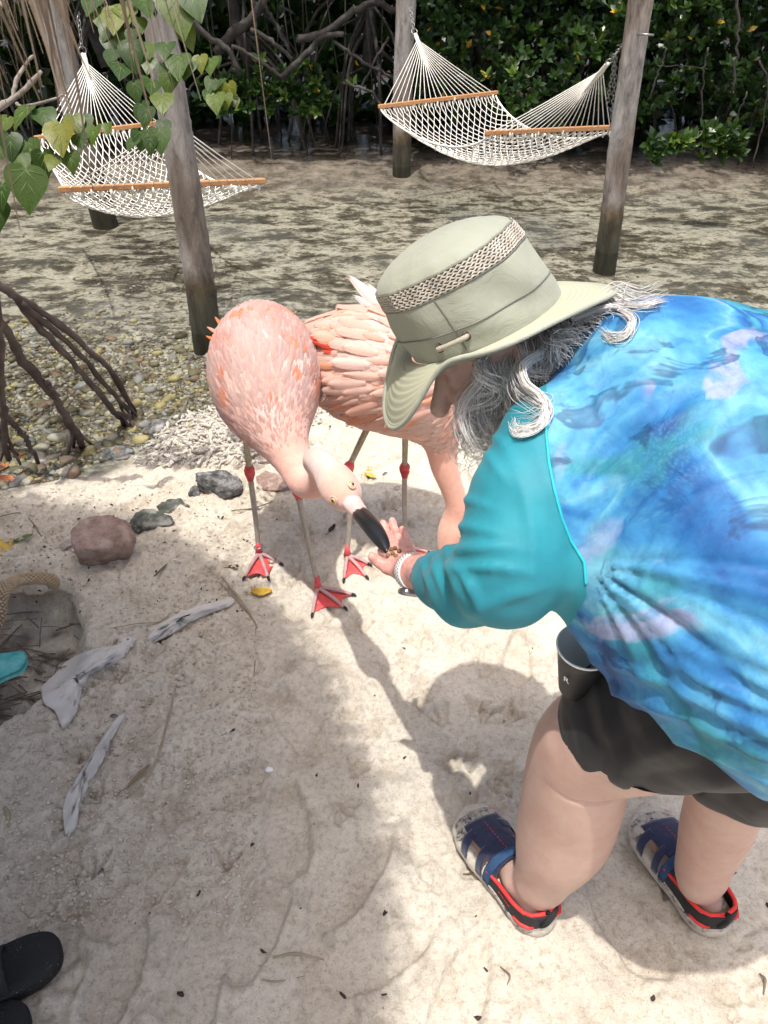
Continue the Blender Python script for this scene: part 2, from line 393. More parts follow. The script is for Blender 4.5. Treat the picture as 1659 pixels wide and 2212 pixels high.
# ------------------------------------------------------------------ mangroves
def leafmat(name, cols, rough=.32, rnd=True, spec=.5, transm=.22, veins=False):
    m, nt, N, L, b = nodes(name)
    if rnd:
        a = N.new('ShaderNodeVertexColor'); a.layer_name = 'Col'; se = N.new('ShaderNodeSeparateColor'); L.new(a.outputs[0], se.inputs[0]); f = se.outputs[0]
    else:
        oi = N.new('ShaderNodeObjectInfo'); f = oi.outputs['Random']
        f = math_(nt, 'ADD', math_(nt, 'MULTIPLY', f, .75), math_(nt, 'MULTIPLY', math_(nt, 'SUBTRACT', ntex(nt, 22, 4, .7), .4), 1.0))
    c = ramp(nt, f, cols); 
    if veins:
        uv = ntex(nt, 160, 3, .6); c = mixc(nt, .35, c, ramp(nt, uv, [(.35, (.6, .6, .6)), (.6, (1.15, 1.15, 1.1))]), 'MULTIPLY')
    L.new(c, b.inputs['Base Color']); b.inputs['Roughness'].default_value = rough; b.inputs['Specular IOR Level'].default_value = spec
    ts = N.new('ShaderNodeBsdfTranslucent'); L.new(mixc(nt, .5, c, (.16, .28, .02)), ts.inputs[0]); mx = N.new('ShaderNodeMixShader'); mx.inputs[0].default_value = transm
    L.new(b.outputs[0], mx.inputs[1]); L.new(ts.outputs[0], mx.inputs[2]); L.new(mx.outputs[0], N['Material Output'].inputs[0])
    return m
MLEAF = leafmat('mangrove_leaf', [(0, (.009, .024, .007)), (.4, (.018, .047, .011)), (.75, (.042, .092, .018)), (.965, (.13, .20, .035)), (.985, (.50, .30, .03))])
MROOT = simple('mangrove_root', [(.014, .012, .010), (.032, .028, .024), (.080, .072, .064)], 9, .85, .5, 40)
MROOTN = simple('near_root', [(.045, .032, .030), (.085, .06, .052), (.13, .105, .095)], 14, .7, .6, 60, .004)
LEAFP = np.array([(0, 0, 0), (.28, .16, .015), (.28, -.16, .015), (.62, .17, .03), (.62, -.17, .03), (1, 0, -.02), (.28, 0, -.005), (.62, 0, .005)])
LEAFF = np.array([(0, 6, 1, 1), (0, 2, 6, 6), (6, 7, 3, 1), (2, 4, 7, 6), (7, 5, 3, 3), (4, 5, 7, 7)])
def rosettes(name, pts, dirs, ln, seed=0, nl=7):
    r = np.random.default_rng(seed); n = len(pts); V = []; C = []
    pts = np.asarray(pts); dirs = np.asarray(dirs); dirs = dirs/np.linalg.norm(dirs, axis=1)[:, None]
    a = np.cross(dirs, r.normal(size=(n, 3))); a /= np.linalg.norm(a, axis=1)[:, None]; c = np.cross(dirs, a)
    tone = np.clip(r.normal(.45, .2, n), 0, .93)
    for k in range(nl):
        th = 2.4*k+r.uniform(-.3, .3, n); el = .15+.16*k+r.uniform(-.15, .25, n); el = np.clip(el, 0, 1.35)
        rad = np.cos(th)[:, None]*a+np.sin(th)[:, None]*c; d = rad*np.cos(el)[:, None]+dirs*np.sin(el)[:, None]
        up = dirs*np.cos(el)[:, None]-rad*np.sin(el)[:, None]; side = np.cross(up, d)
        s = ln*r.uniform(.7, 1.15, n)
        P_ = pts[:, None]+s[:, None, None]*(LEAFP[None, :, 0:1]*d[:, None]+LEAFP[None, :, 1:2]*1.25*side[:, None]+LEAFP[None, :, 2:3]*up[:, None])
        V.append(P_.reshape(-1, 3)); t = np.clip(tone+r.normal(0, .08, n), 0, .95); t = np.where(r.random(n) < .008, 1, t); C.append(np.repeat(t, 8))
    V = np.concatenate(V); C = np.concatenate(C); q = len(V)//8
    F = (LEAFF[None]+np.arange(q)[:, None, None]*8).reshape(-1, 4)
    tri = F[:, [0, 1, 2]]; F2 = F[:, [0, 2, 3]]; k = F2[:, 1] != F2[:, 2]
    F = np.concatenate([tri, F2[k]])
    return mesh(name, V, F, MLEAF, True, np.stack([C, C, C], 1))
def crown_pts(n, seed, x0, x1, ztop, front, zlow, depth=1.0):
    r = np.random.default_rng(seed); x = r.uniform(x0, x1, n); z = r.uniform(0, 1, n)**.8
    lo = zlow+.28*noise2(x, x*0, 1.3, 3, seed*1.0)+.12*noise2(x, x*0, 6, 2, 3.)
    z = lo+(ztop-lo)*z
    y = front+.35*noise2(x, z, 1.6, 3, 1.+seed)+.22*(z > 2)*(z-2)+depth*r.random(n)**1.6+.25*np.clip(.7-z, 0, 1)
    return np.stack([x, y, z], 1)
def crown_dirs(p, seed):
    r = np.random.default_rng(seed); return np.array([0, -.75, .75])+r.normal(0, .35, (len(p), 3))
def mangrove(x, y, seed, label, crown=None, nroots=13, spread=1.0, ht=1.35, extra=(), hang=4, lsize=.09):
    r = np.random.default_rng(seed); rt = root('mangrove_tree', (x, y, height(x, y)), label, 'tree', 'mangroves across the lagoon')
    top = np.array([x+r.uniform(-.3, .3), y+r.uniform(0, .4), 3.2])
    tp = spline([[x, y, ht*.5], [x+r.uniform(-.15, .15), y, ht], top], 10); part('trunk', mesh('trunk', *tube(tp, np.linspace(.07, .04, 10), 8), MROOT), rt)
    for k in range(nroots):
        a = r.uniform(0, 6.28); R = spread*r.uniform(.35, 1.0); z0 = ht*r.uniform(.45, 1.1)
        b0 = np.array([x, y, z0]); e = np.array([x+R*math.cos(a), y+R*math.sin(a)*.7, 0]); e[2] = height(e[0], e[1])-.04
        mid = (b0*.35+e*.65); mid[2] = z0*r.uniform(.55, .75)
        pts = spline([b0, mid, e*.9+mid*.1+[0, 0, -.02], e], 12)+.012*r.normal(size=(12, 3)).cumsum(0)*.5
        rad = r.uniform(.006, .016); part('prop_root', mesh('prop_root', *tube(pts, np.linspace(rad*1.3, rad*.8, 12), 6), MROOT), rt)
    for k in range(hang):
        hx = x+r.uniform(-.8, .8); hy = y+r.uniform(-.7, .3); z1 = r.uniform(.05, .7)
        pts = spline([[hx, hy, 2.4], [hx+r.uniform(-.06, .06), hy, 1.4], [hx+r.uniform(-.12, .12), hy, z1]], 8)
        part('hanging_root', mesh('hanging_root', *tube(pts, .006, 5), MROOT), rt)
    for e, w in extra:
        pts = spline(e, 16)+.006*r.normal(size=(16, 3)); part('branch', mesh('branch', *tube(pts, np.linspace(w, w*.75, 16), 7), MROOT), rt)
    if crown is not None:
        part('crown', rosettes('crown', crown, crown_dirs(crown, seed+50), lsize, seed), rt, kind='stuff')
    return rt
Pb = lambda pts, Y: [PY(a, c, Y+(.0 if len(q) == 0 else q[0])) for a, c, *q in pts]
# the tangled, mostly leafless side (left) and the leaf wall (right)
def roof(n, seed, x0, x1, y0, y1): r = np.random.default_rng(seed); return np.stack([r.uniform(x0, x1, n), r.uniform(y0, y1, n), r.uniform(1.75, 3.2, n)], 1)  # unseen leaf layer overhead, added to shade the roots below
mangrove(-4.3, 8.5, 21, 'tangled mangrove at the left end of the far bank behind the left hammock', roof(500, 1, -5.6, -3.2, 7.5, 9.3), 14, 1.2, hang=8)
cl = np.concatenate([np.array([PY(a, c, 7.85) for a, c in zip(np.random.default_rng(5).normal(580, 75, 60), np.random.default_rng(6).normal(195, 26, 60))]),
                     np.array([PY(a, c, 7.8) for a, c in zip(np.random.default_rng(7).normal(680, 35, 34), np.random.default_rng(8).normal(200, 26, 34))]), roof(500, 2, -3.2, -1.2, 7.5, 9.3)])
mangrove(-2.7, 8.4, 22, 'mangrove with bare arching roots directly left of the green leaf tufts', roof(450, 3, -3.6, -2.2, 7.4, 9.2), 12, 1.0, hang=7,
         extra=[(Pb([(467, 119), (500, 76), (549, 33), (572, -10)], 7.9), .05), (Pb([(395, 20), (440, 70), (490, 105), (520, 160)], 7.8), .03)])
mangrove(-1.3, 8.4, 23, 'mangrove with two low bright green leaf tufts over its dark roots', cl, 14, .95, hang=8,
         extra=[(Pb([(645, 86), (691, 76), (741, 43), (774, 16), (814, 8), (856, 28)], 7.8), .035), (Pb([(609, 165), (658, 122), (691, 86), (741, 73)], 7.7), .03),
                (Pb([(543, 66), (582, 86), (632, 128)], 7.7), .022), (Pb([(572, 12), (600, 60), (625, 110)], 7.9), .02), (Pb([(500, 96), (560, 130), (610, 168)], 7.6), .018)])
mangrove(-.15, 8.45, 24, 'mangrove of thin tangled roots just left of the middle hammock post', roof(500, 4, -1.2, .5, 7.4, 9.2), 15, 1.0, hang=9,
         extra=[(Pb([(720, 90), (780, 130), (850, 170)], 7.7), .016), (Pb([(840, 80), (800, 150), (770, 210)], 7.7), .014), (Pb([(740, 180), (800, 200), (850, 260)], 7.6), .014)])
c1 = crown_pts(1500, 31, .25, 1.75, 3.2, 7.75, .26); c2 = crown_pts(1600, 32, 1.6, 3.2, 3.2, 7.5, .34); c3 = crown_pts(1600, 33, 3.0, 4.8, 3.2, 7.35, .26)
c3b = np.array([PY(a, c, 6.1) for a, c in zip(np.random.default_rng(9).uniform(1400, 1600, 46), np.random.default_rng(10).normal(318, 22, 46))])
mangrove(1.0, 8.6, 25, 'leafy mangrove forming the dense green wall behind the right hammock', c1, 12, .9, hang=2)
mangrove(2.4, 8.5, 26, 'leafy mangrove directly behind the grey right hammock post', np.concatenate([c2]), 12, 1.0, hang=3)
mangrove(3.9, 8.2, 27, 'leafy mangrove right of the hammock post with a low spray over the water', np.concatenate([c3, c3b]), 12, 1.0, hang=3,
         extra=[(Pb([(1418, 142), (1475, 142, .0), (1530, 150)], 7.3), .004), (Pb([(1585, -20), (1596, 40), (1592, 120), (1580, 205)], 5.6), .010), (Pb([(1530, 105), (1520, 160), (1514, 275)], 6.3), .007),
                (Pb([(1440, 105), (1425, 150), (1400, 215)], 6.4), .008), (Pb([(1612, 200), (1590, 260), (1570, 310)], 6.5), .007), (Pb([(1640, 130), (1659, 200), (1625, 365)], 6.5), .008), (Pb([(1420, 312), (1480, 325), (1560, 322)], 6.15), .008)])
c4 = crown_pts(900, 34, 4.8, 7, 3.2, 7.1, .3); mangrove(5.8, 8.2, 28, 'leafy mangrove at the far right end of the bank, past the hanging roots', c4, 8, 1.0, hang=2)
r_ = np.random.default_rng(77); n = 12000
bp_ = np.stack([r_.uniform(-11, 12, n), r_.uniform(9.4, 11, n), r_.uniform(-.05, 1, n)**1.0*4.6], 1)
rf_ = np.stack([r_.uniform(-11, 12, 3200), r_.uniform(7.9, 11, 3200), r_.uniform(2.6, 4.2, 3200)], 1)  # unseen canopy layer above the thicket, added to block the sun
ob('mangrove_thicket', rosettes('mangrove_thicket', np.concatenate([bp_, rf_]), np.array([0, -.5, .8])+r_.normal(0, .4, (n+3200, 3)), .22, 78), kind='stuff',
   label='dark mangrove thicket closing the view behind the nearer roots', cat='thicket')
# near prop roots, standing in the pebbly shallows on the left
rt = root('mangrove_tree', tuple(PY(-420, 560, 2.35)*[1, 1, 0]+[0, 0, -.12]), 'near mangrove with dark brown prop roots standing in the pebbly shallows', 'tree')
def cN(x, y): return (x*.3307, 603.5+y*.3307)
rr = np.random.default_rng(41)
def near_root(pts, w0, w1, fork=True):
    p = spline([PY(*cN(a, c), Y_) for a, c, Y_ in pts], 26)+.0025*rr.normal(size=(26, 3)); p[-1][2] -= .04
    rad = np.linspace(w0, w1, 26)*(1+.12*rr.normal(size=26)); part('prop_root', mesh('prop_root', *tube(p, rad, 9), MROOTN), rt)
    if fork:
        e = p[-1]
        for k in range(3):
            q = spline([p[20], p[23]+rr.normal(0, .012, 3), e+np.array([rr.uniform(-.06, .06), rr.uniform(-.05, .05), -.01])], 8)
            part('root_tip', mesh('root_tip', *tube(q, np.linspace(w1*.8, w1*.45, 8), 6), MROOTN), rt)
near_root([(-600, -300, 2.2), (0, 45, 2.38), (120, 130, 2.42), (290, 225, 2.5), (540, 420, 2.62), (740, 620, 2.72), (870, 850, 2.86)], .017, .011)
near_root([(140, 150, 2.42), (300, 290, 2.5), (450, 420, 2.58), (600, 580, 2.66), (780, 790, 2.78), (870, 920, 2.8)], .012, .009)
near_root([(120, 140, 2.42), (240, 300, 2.48), (440, 500, 2.56), (600, 690, 2.62), (740, 860, 2.7), (810, 920, 2.75)], .013, .011)
near_root([(-500, -200, 2.1), (0, 290, 2.3), (150, 530, 2.38), (330, 740, 2.45), (440, 920, 2.5), (530, 1040, 2.55)], .017, .014)
near_root([(300, 660, 2.42), (380, 790, 2.46), (450, 900, 2.55)], .010, .010, False)
near_root([(-100, -400, 2.1), (0, 380, 2.2), (8, 700, 2.25), (20, 870, 2.3), (30, 1120, 2.35)], .013, .011)
near_root([(20, 860, 2.3), (90, 950, 2.32), (150, 1020, 2.34), (230, 1140, 2.38)], .010, .009, False)
t0 = np.array(rt.location); tp = spline([t0+[0, 0, .3], t0+[-.1, .05, 1.2], t0+[-.1, .1, 2.6]], 10)
part('trunk', mesh('trunk', *tube(tp, np.linspace(.06, .045, 10), 10), MROOTN), rt)
for k in range(5):
    a = rr.uniform(1.5, 4.5); e = t0+[.6*math.cos(a), .6*math.sin(a), -.02]; part('prop_root', mesh('prop_root', *tube(spline([t0+[0, 0, .9], (t0+e)/2+[0, 0, .45], e], 12), .014, 8), MROOTN), rt)

# ------------------------------------------------------------------ posts
m, nt, N, L, b = nodes('post_wood')
c = ramp(nt, ntex(nt, 6, 10, .72, .5, vec=mapped(nt, (2.6, 2.6, .7))), [(.34, (.11, .095, .085)), (.44, (.23, .21, .195)), (.54, (.33, .31, .29)), (.64, (.42, .40, .375))])
spots = ramp(nt, ntex(nt, 2.2, 4, .6, vec=mapped(nt, (1, 1, .35), loc=(3, 1, 2))), [(.50, (1, 1, 1)), (.58, (.62, .52, .43)), (.7, (.5, .40, .31))])
c = mixc(nt, .8, c, spots, 'MULTIPLY')
geo = N.new('ShaderNodeNewGeometry'); sx = N.new('ShaderNodeSeparateXYZ'); L.new(geo.outputs['Position'], sx.inputs[0])
zz = math_(nt, 'ADD', sx.outputs[2], math_(nt, 'MULTIPLY', ntex(nt, 14, 5), .16))
st = ramp(nt, zz, [(.06, (.13, .13, .085)), (.22, (.22, .215, .14)), (.30, (.45, .36, .23)), (.40, (1, 1, 1))])
c = mixc(nt, 1, c, st, 'MULTIPLY'); L.new(c, b.inputs['Base Color']); b.inputs['Roughness'].default_value = .85
bump(nt, b, ntex(nt, 22, 8, .75, vec=mapped(nt, (2.5, 2.5, .7))), .9, .018)
MPOST = m
def post(base, top, r0, r1, label, seed, knots=60):
    r = np.random.default_rng(seed); base = np.array(base); top = np.array(top)
    rt = root('hammock_post', base, label, 'post', 'wooden posts holding the hammocks'); n, k = 110, 40
    t = np.linspace(-.12, 1.0, n); ax = base+(top-base)*t[:, None]; ax[:, 0] += .012*np.sin(t*5+seed); rad = r0+(r1-r0)*t
    T, Nn, B = frames(ax); a = np.arange(k)*2*math.pi/k; L_ = np.linalg.norm(top-base)
    A, TT = np.meshgrid(a, t*L_); R = rad[:, None]*(1+.035*fbm(np.stack([np.cos(A)*1.2, np.sin(A)*1.2, TT*2.5], -1), 3)+.015*fbm(np.stack([np.cos(A)*5, np.sin(A)*5, TT*14], -1), 2))
    for _ in range(knots):
        ka, kt = r.uniform(0, 6.28), r.uniform(.1, L_); d = np.hypot(np.angle(np.exp(1j*(A-ka)))*r0, (TT-kt)*.8); R = R+r.uniform(.003, .008)*np.exp(-(d/.014)**2)-.002*np.exp(-((d-.022)/.008)**2)
    V = ax[:, None]+R[..., None]*(np.cos(A)[..., None]*Nn[:, None]+np.sin(A)[..., None]*B[:, None])
    V, F = grid(V, closed_v=True); F.append(tuple((n-1)*k+j for j in range(k)))
    part('pole', mesh('pole', V, F, MPOST), rt); return rt
MSTEEL = simple('galvanised_steel', [(.22, .22, .21), (.34, .33, .32)], 30, .38, .1); MSTEEL.node_tree.nodes['Principled BSDF'].inputs['Metallic'].default_value = .8
pL = post([-.955, 3.72, -.10], [-.915, 3.69, 2.3], .078, .058, 'near grey post with a damp green base, left of the two flamingos', 1)
pR = post([1.49, 5.02, -.18], [1.40, 4.97, 2.4], .075, .062, 'grey post with a protruding bolt at the right end of the right hammock', 2)
pM = post([.165, 7.5, -.18], [.215, 7.5, 2.5], .086, .082, 'middle post standing far out where the right hammock chain starts', 3)
pB = post([-2.23, 6.15, -.18], [-2.33, 6.1, 2.5], .099, .083, 'far left post behind the hammock, half hidden by the thatch fringe', 4)
bq = PY(1398, 74, 4.89); part('bolt', mesh('bolt', *tube([bq-[.05, -.03, 0], bq+[.035, -.01, -.003]], .006, 8), MSTEEL), pR, label='steel bolt end sticking out of the post')

# ------------------------------------------------------------------ hammocks
MROPE = simple('white_cotton_rope', [(.66, .64, .58), (.76, .74, .69)], 60, .9, .3, 300, .001)
MBAR = simple('varnished_wood', [(.42, .20, .085), (.52, .27, .12)], 8, .4, .1, vecscale=(1, 6, 6))
def torus(c, R, r, u, v, n=14, k=6, sx=1.0):
    a = np.linspace(0, 2*math.pi, n, endpoint=False); c = np.array(c); w = np.cross(u, v); V = []
    for t in a:
        d = np.cos(t)*u*sx+np.sin(t)*v; ctr = c+R*d; dn = d/np.linalg.norm(d)
        for j in range(k): p = j*2*math.pi/k; V.append(ctr+r*(math.cos(p)*dn+math.sin(p)*w))
    return np.array(V), [(i*k+j, i*k+(j+1) % k, ((i+1) % n)*k+(j+1) % k, ((i+1) % n)*k+j) for i in range(n) for j in range(k)]
def unit(v): v = np.array(v, float); return v/np.linalg.norm(v)
def chain_mesh(a, c, link=.034, sag=0., r=.0035):
    a, c = np.array(a), np.array(c); n = max(2, int(np.linalg.norm(c-a)/(link*.72))); mb = MB()
    for i in range(n+1):
        t = i/n; p = a+(c-a)*t-[0, 0, sag*4*t*(1-t)]; d = unit(c-a+[0, 0, -sag*4*(1-2*t)]); s = unit(np.cross(d, [.3, .9, .2])); s2 = np.cross(d, s)
        mb.add(*torus(p, link*.32, r, d, s if i % 2 else s2, 12, 5, 1.65))
    return mb.mesh('chain', MSTEEL)
def hammock(A1, A2, B1, B2, eye1, eye2, label, sagE=.15, sagC=.2, nr=18, seed=0):
    r = np.random.default_rng(seed); ctr = (B1[0]+B1[1]+B2[0]+B2[1])/4
    rt = root('rope_hammock', ctr*[1, 1, 0]+[0, 0, min(B1[0][2], B2[0][2])-.35], label, 'hammock', 'white rope hammocks')
    for B in (B1, B2):
        d = unit(B[1]-B[0]); e0, e1 = B[0]-d*.02, B[1]+d*.02; mb = MB()
        s = unit(np.cross(d, [0, 0, 1])); up = np.cross(s, d); Vv = []
        for q, w in ((0, .8), (.01, 1), (.99, 1), (1, .8)):
            for x_, y_ in ((-1, -.7), (-.7, -1), (.7, -1), (1, -.7), (1, .7), (.7, 1), (-.7, 1), (-1, .7)): Vv.append(e0+(e1-e0)*q+s*x_*.011*w+up*y_*.015*w)
        Fv = [(i*8+j, i*8+(j+1) % 8, (i+1)*8+(j+1) % 8, (i+1)*8+j) for i in range(3) for j in range(8)]+[tuple(range(7, -1, -1)), tuple(range(24, 32))]
        part('spreader_bar', mesh('spreader_bar', Vv, Fv, MBAR, False), rt)
    for A, B, E in ((A1, B1, eye1), (A2, B2, eye2)):
        d = unit((B[0]+B[1])/2-A); s = unit(B[1]-B[0])
        part('ring', mesh('ring', *torus(A, .026, .004, unit(A-E), s, 20, 6), MSTEEL), rt); part('chain', chain_mesh(A+unit(E-A)*.03, E), rt)
        w = A+d*.02; cl = np.array([w, w+d*.05, w+d*.13, w+d*.24]); V, F = tube(spline(cl, 14), np.concatenate([np.linspace(.018, .020, 7), np.linspace(.018, .006, 7)]), 10, flat=.6)
        V = V+.001*r.normal(size=V.shape); part('clew', mesh('clew', V, F, MROPE), rt, label='woven cord knot under the ring')
        for i in range(nr):
            t = (i+.5)/nr; e = B[0]+(B[1]-B[0])*t; st = w+d*(.05+.17*(1-abs(2*t-1)))+s*(t-.5)*.012
            part('rope', mesh('rope', *tube([st, (st+e)/2+[0, 0, -.004], e, e-[0, 0, .015]], .0033, 5), MROPE), rt)
    nu, nv = 34, nr*2-2; mb = MB()
    def S(u, v):
        p = (B1[0]*(1-v)+B1[1]*v)*(1-u)+(B2[0]*(1-v)+B2[1]*v)*u; k = 4*u*(1-u); cv = 4*v*(1-v)
        p = p+((B1[0]+B1[1])/2*(1-u)+(B2[0]+B2[1])/2*u-p)*.10*k
        return p-np.array([0, 0, sagE*k**.8+sagC*(cv**.8)*min(1, 8*u, 8*(1-u))*(.35+.65*k)+.02])
    for j in range(nv+1):
        pts = [S(i/nu, min(max((j+(.5 if (i+j) % 2 else -.5)*(1 if i > 1 else .3)*1.0)/nv, 0), 1))+r.normal(0, .0018, 3) for i in range(nu+1)]
        mb.add(*tube(pts, .0036, 4, False))
    part('net', mb.mesh('net', MROPE), rt, kind='stuff')
    for v in (0, 1):
        pts = [S(u, v) for u in np.linspace(0, 1, 40)]; part('edge_cord', mesh('edge_cord', *tube(pts, .0075, 6), MROPE), rt)
    mb = MB()
    for B in (B1, B2):
        for i in range(nr):
            e = B[0]+(B[1]-B[0])*(i+.5)/nr-[0, 0, .028]
            for q in range(2): p = e+r.normal(0, .006, 3); mb.add(*tube([p+[0, 0, .02], p, p-[0, 0, .025]+r.normal(0, .004, 3)], [.005, .009, .004], 6))
    part('knots', mb.mesh('knots', MROPE), rt, kind='stuff')
    return rt
def bar(x0, y0, Y0, x1, y1, Y1): return (PY(x0, y0, Y0), PY(x1, y1, Y1))
hR = hammock(PY(895, 68, 7.25), PY(1317, 132, 5.2), bar(822, 230, 6.70, 1071, 200, 7.16), bar(1054, 287, 5.36, 1324, 275, 5.80), PY(886, 18, 7.40), PY(1343, 100, 5.07),
             'white rope hammock strung between the middle post and the right post', .15, .17, 20, 1)
hL = hammock(PY(178, 110, 5.95), PY(371, 240, 3.84), bar(80, 298, 5.42, 349, 265, 5.90), bar(135, 409, 4.05, 566, 391, 4.52), PY(170, 40, 6.0), PY(373, 222, 3.78),
             'white rope hammock behind the near left post and the leafy branch', .13, .17, 20, 2)
e = PY(1343, 100, 5.07); part('chain', chain_mesh(PY(1330, 120, 5.13), PY(1322, 270, 5.17), .03), hR, label='loose chain end hanging down')
part('chain', chain_mesh(PY(1330, 120, 5.11), PY(1312, 225, 5.17), .03), hR, label='loose chain end hanging down')

# ------------------------------------------------------------------ stones, pebbles, coral rubble
def rock_mesh(name, mat, seed, sub=4, sc=(1, 1, 1), rough=.25, facet=.35, size=1.):
    V, F = ICO[sub]; V = V.copy(); r = np.random.default_rng(seed)
    for _ in range(14):                                    # chip flat faces
        d = unit(r.normal(size=3)); h = r.uniform(.48, .82); k = V@d; V = V-np.outer(np.clip(k-h, 0, None)*(1-.05*(1-facet)), d)
    V = V*(1+rough*fbm(V*1.3+seed*3.1, 4)[:, None]); V = V*(1+.05*fbm(V*7+seed, 3)[:, None])
    V = V*(1+.018*np.abs(fbm(V*19+seed, 3))[:, None]*np.sign(rough)); V = V*np.array(sc)*size; return mesh(name, V, np.array(F), mat)
def rockmat(name, cols, scale=5): return simple(name, [(.36+.26*i/(len(cols)-1), c) for i, c in enumerate(cols)], scale*3.2, .92, 1.0, scale*12, .012, 10)
MR_GREY = rockmat('grey_rock', [(.05, .05, .05), (.14, .14, .135), (.30, .29, .28)], 9); MR_PINK = rockmat('pink_rock', [(.24, .165, .13), (.36, .25, .21), (.45, .34, .29)], 7)
MR_GREEN = rockmat('dark_green_rock', [(.05, .058, .048), (.10, .108, .09), (.28, .27, .25)], 7); MR_WHITE = rockmat('limestone', [(.34, .28, .25), (.47, .40, .36), (.56, .50, .46)], 8)
MR_BLK = rockmat('dark_boulder', [(.035, .036, .04), (.13, .13, .13), (.40, .38, .35)], 5)
def rock(name, px, py, wpx, hm, yaw, mat, label, seed, sink=.35, asp=.7, cat='rock', rough=.25):
    g = setdown(px, py); dd = (g-CAMP)@np.array([0, cp, -sp]); s = wpx*dd/FP/2
    o = ob(name, rock_mesh(name, mat, seed, 4, (s, s*asp, hm/2), rough), None, (g[0], g[1], g[2]+hm*(.5-sink-.08)), label, cat); o.rotation_euler = (0, 0, yaw); return o
rock('rock', 472, 1052, 115, .13, .1, MR_GREY, 'rough dark grey rock with a sandy foot beside the left flamingo leg', 1, .30, .75)
rock('rock', 422, 1070, 46, .07, .9, MR_GREY, 'small grey rock touching the left side of the rough dark grey rock', 2, .3)
rock('rock', 380, 1095, 75, .07, .2, MR_GREEN, 'low mottled brown green rock half sunk in sand above the dark green one', 3, .4)
rock('rock', 318, 1130, 115, .08, -.1, MR_GREEN, 'dark green rock with a white smear between pink rock and grey rocks', 4, .38, .62)
rock('rock', 222, 1195, 178, .20, .5, MR_PINK, 'large angular pinkish rock with a pale patch on the left sand', 5, .32, .8, 'rock', .10)
rock('rock', 338, 925, 62, .08, .3, MR_BLK, 'dark rounded boulder with a pale dry top at the edge of the rubble', 6, .35)
rock('rock', 245, 985, 105, .05, .2, MR_GREY, 'flat grey stone at the water edge below the near mangrove roots', 7, .5)
rock('rock', 600, 1042, 95, .09, .3, MR_PINK, 'pale pink pitted rock just behind the left flamingo legs', 8, .45, .8)
rock('rock', 575, 995, 60, .06, 1.0, MR_WHITE, 'pale stone behind the pink pitted rock near the coral rubble', 9, .4)
rock('rock', 150, 1175, 60, .04, 1.0, MR_WHITE, 'low pale stone lying left of the large pinkish rock', 12, .4)
rock('rock', 667, 730, 55, .09, .4, MR_GREEN, 'olive stone in the shallows between the two flamingo backs', 10, .3)
rock('rock', 85, 995, 70, .05, .0, MR_WHITE, 'pale flat stone among the pebbles near the orange leaves', 11, .4)
MPEB = {}
for nm, cols in (('olive', [(.08, .072, .038), (.17, .145, .075)]), ('yellow', [(.26, .22, .09), (.38, .33, .15)]), ('grey', [(.13, .13, .12), (.27, .265, .24)]), ('brown', [(.11, .075, .05), (.22, .155, .10)]), ('pale', [(.28, .26, .20), (.42, .39, .31)])):
    MPEB[nm] = simple(nm+'_pebble', cols, 25, .55, .4, 90, .002)
def in_pit(g): return ((g[0]+1.13)/.31)**2+((g[1]-1.42)/.30)**2 < 1.1
MCOR = simple('bleached_coral', [(.30, .27, .23), (.50, .465, .41), (.62, .59, .53)], 30, .9, .6, 160, .002)
pr = np.random.default_rng(99)
def peb_variant(seed, sub=2): V, F = ICO[sub]; r = np.random.default_rng(seed); return V*(1+.28*fbm(V*1.1+seed*5.3, 2)[:, None])*np.array([1, r.uniform(.6, .85), r.uniform(.4, .6)]), np.array(F)
PV = [peb_variant(i) for i in range(8)]
def zone_pebble():                                         # the pebbly shallows: density falls off with distance from the shore
    while True:
        px = pr.uniform(-60, 640); py = pr.uniform(660, 1075); lim = np.interp(px, [0, 150, 300, 340, 480, 620], [1062, 1035, 965, 905, 880, 878])
        if py > lim-4: continue
        if pr.random() > sstep(670, 800, py)*.93+.07: continue
        return px, py
names = list(MPEB); weights = [.34, .12, .26, .16, .12]
pm = {(nm, v): mesh('pebble', PV[v][0], PV[v][1], MPEB[nm]) for nm in names for v in range(4)}
for i in range(230):
    px, py = zone_pebble(); g = setdown(px, py); nm = pr.choice(names, p=weights); s = pr.uniform(.018, .040)
    o = ob('pebble', pm[(nm, int(pr.integers(4)))], None, (g[0], g[1], g[2]+s*.18), 'smooth %s pebble among many in the clear shallows by the mangrove roots' % nm, 'pebble', 'pebbles in the shallows')
    o.scale = (s, s, s); o.rotation_euler = (pr.uniform(-.3, .3), pr.uniform(-.3, .3), pr.uniform(0, 6.28))
def stuff_pebbles(name, n, fn, smin_, smax_, label, coral=False):
    Vs, Fs, mi, off = [], [], [], 0
    Vb, Fb = ICO[1]; Fb = np.array(Fb)
    for i in range(n):
        g = fn(); s = pr.uniform(smin_, smax_)
        V = Vb*(1+.2*pr.normal(size=(len(Vb), 1)))*np.array([1, .7, .5])*s
        if coral: V = V*np.array([pr.uniform(.8, 2.2), .4, .7])
        a = pr.uniform(0, 6.28); t = pr.uniform(-.3, .3); R = np.array(Matrix.Rotation(a, 3, 'Z') @ Matrix.Rotation(t, 3, 'X'))
        Vs.append(V@R.T+g+[0, 0, s*.15]); Fs.append(Fb+off); off += len(Vb); mi += [0 if coral else int(pr.choice(5, p=weights))]*len(Fb)
    me = mesh(name, np.concatenate(Vs), np.concatenate(Fs), [MCOR] if coral else [MPEB[k] for k in names], True, None, mi)
    ob(name, me, kind='stuff', label=label, cat='pebbles' if not coral else 'coral rubble')
stuff_pebbles('pebbles', 6400, lambda: setdown(*zone_pebble()), .006, .019, 'small olive and grey pebbles covering the shallow bed at left')
def scatter_bed():
    px = pr.uniform(0, 1659); py = 420+520*pr.random()**.7; return setdown(px, py)
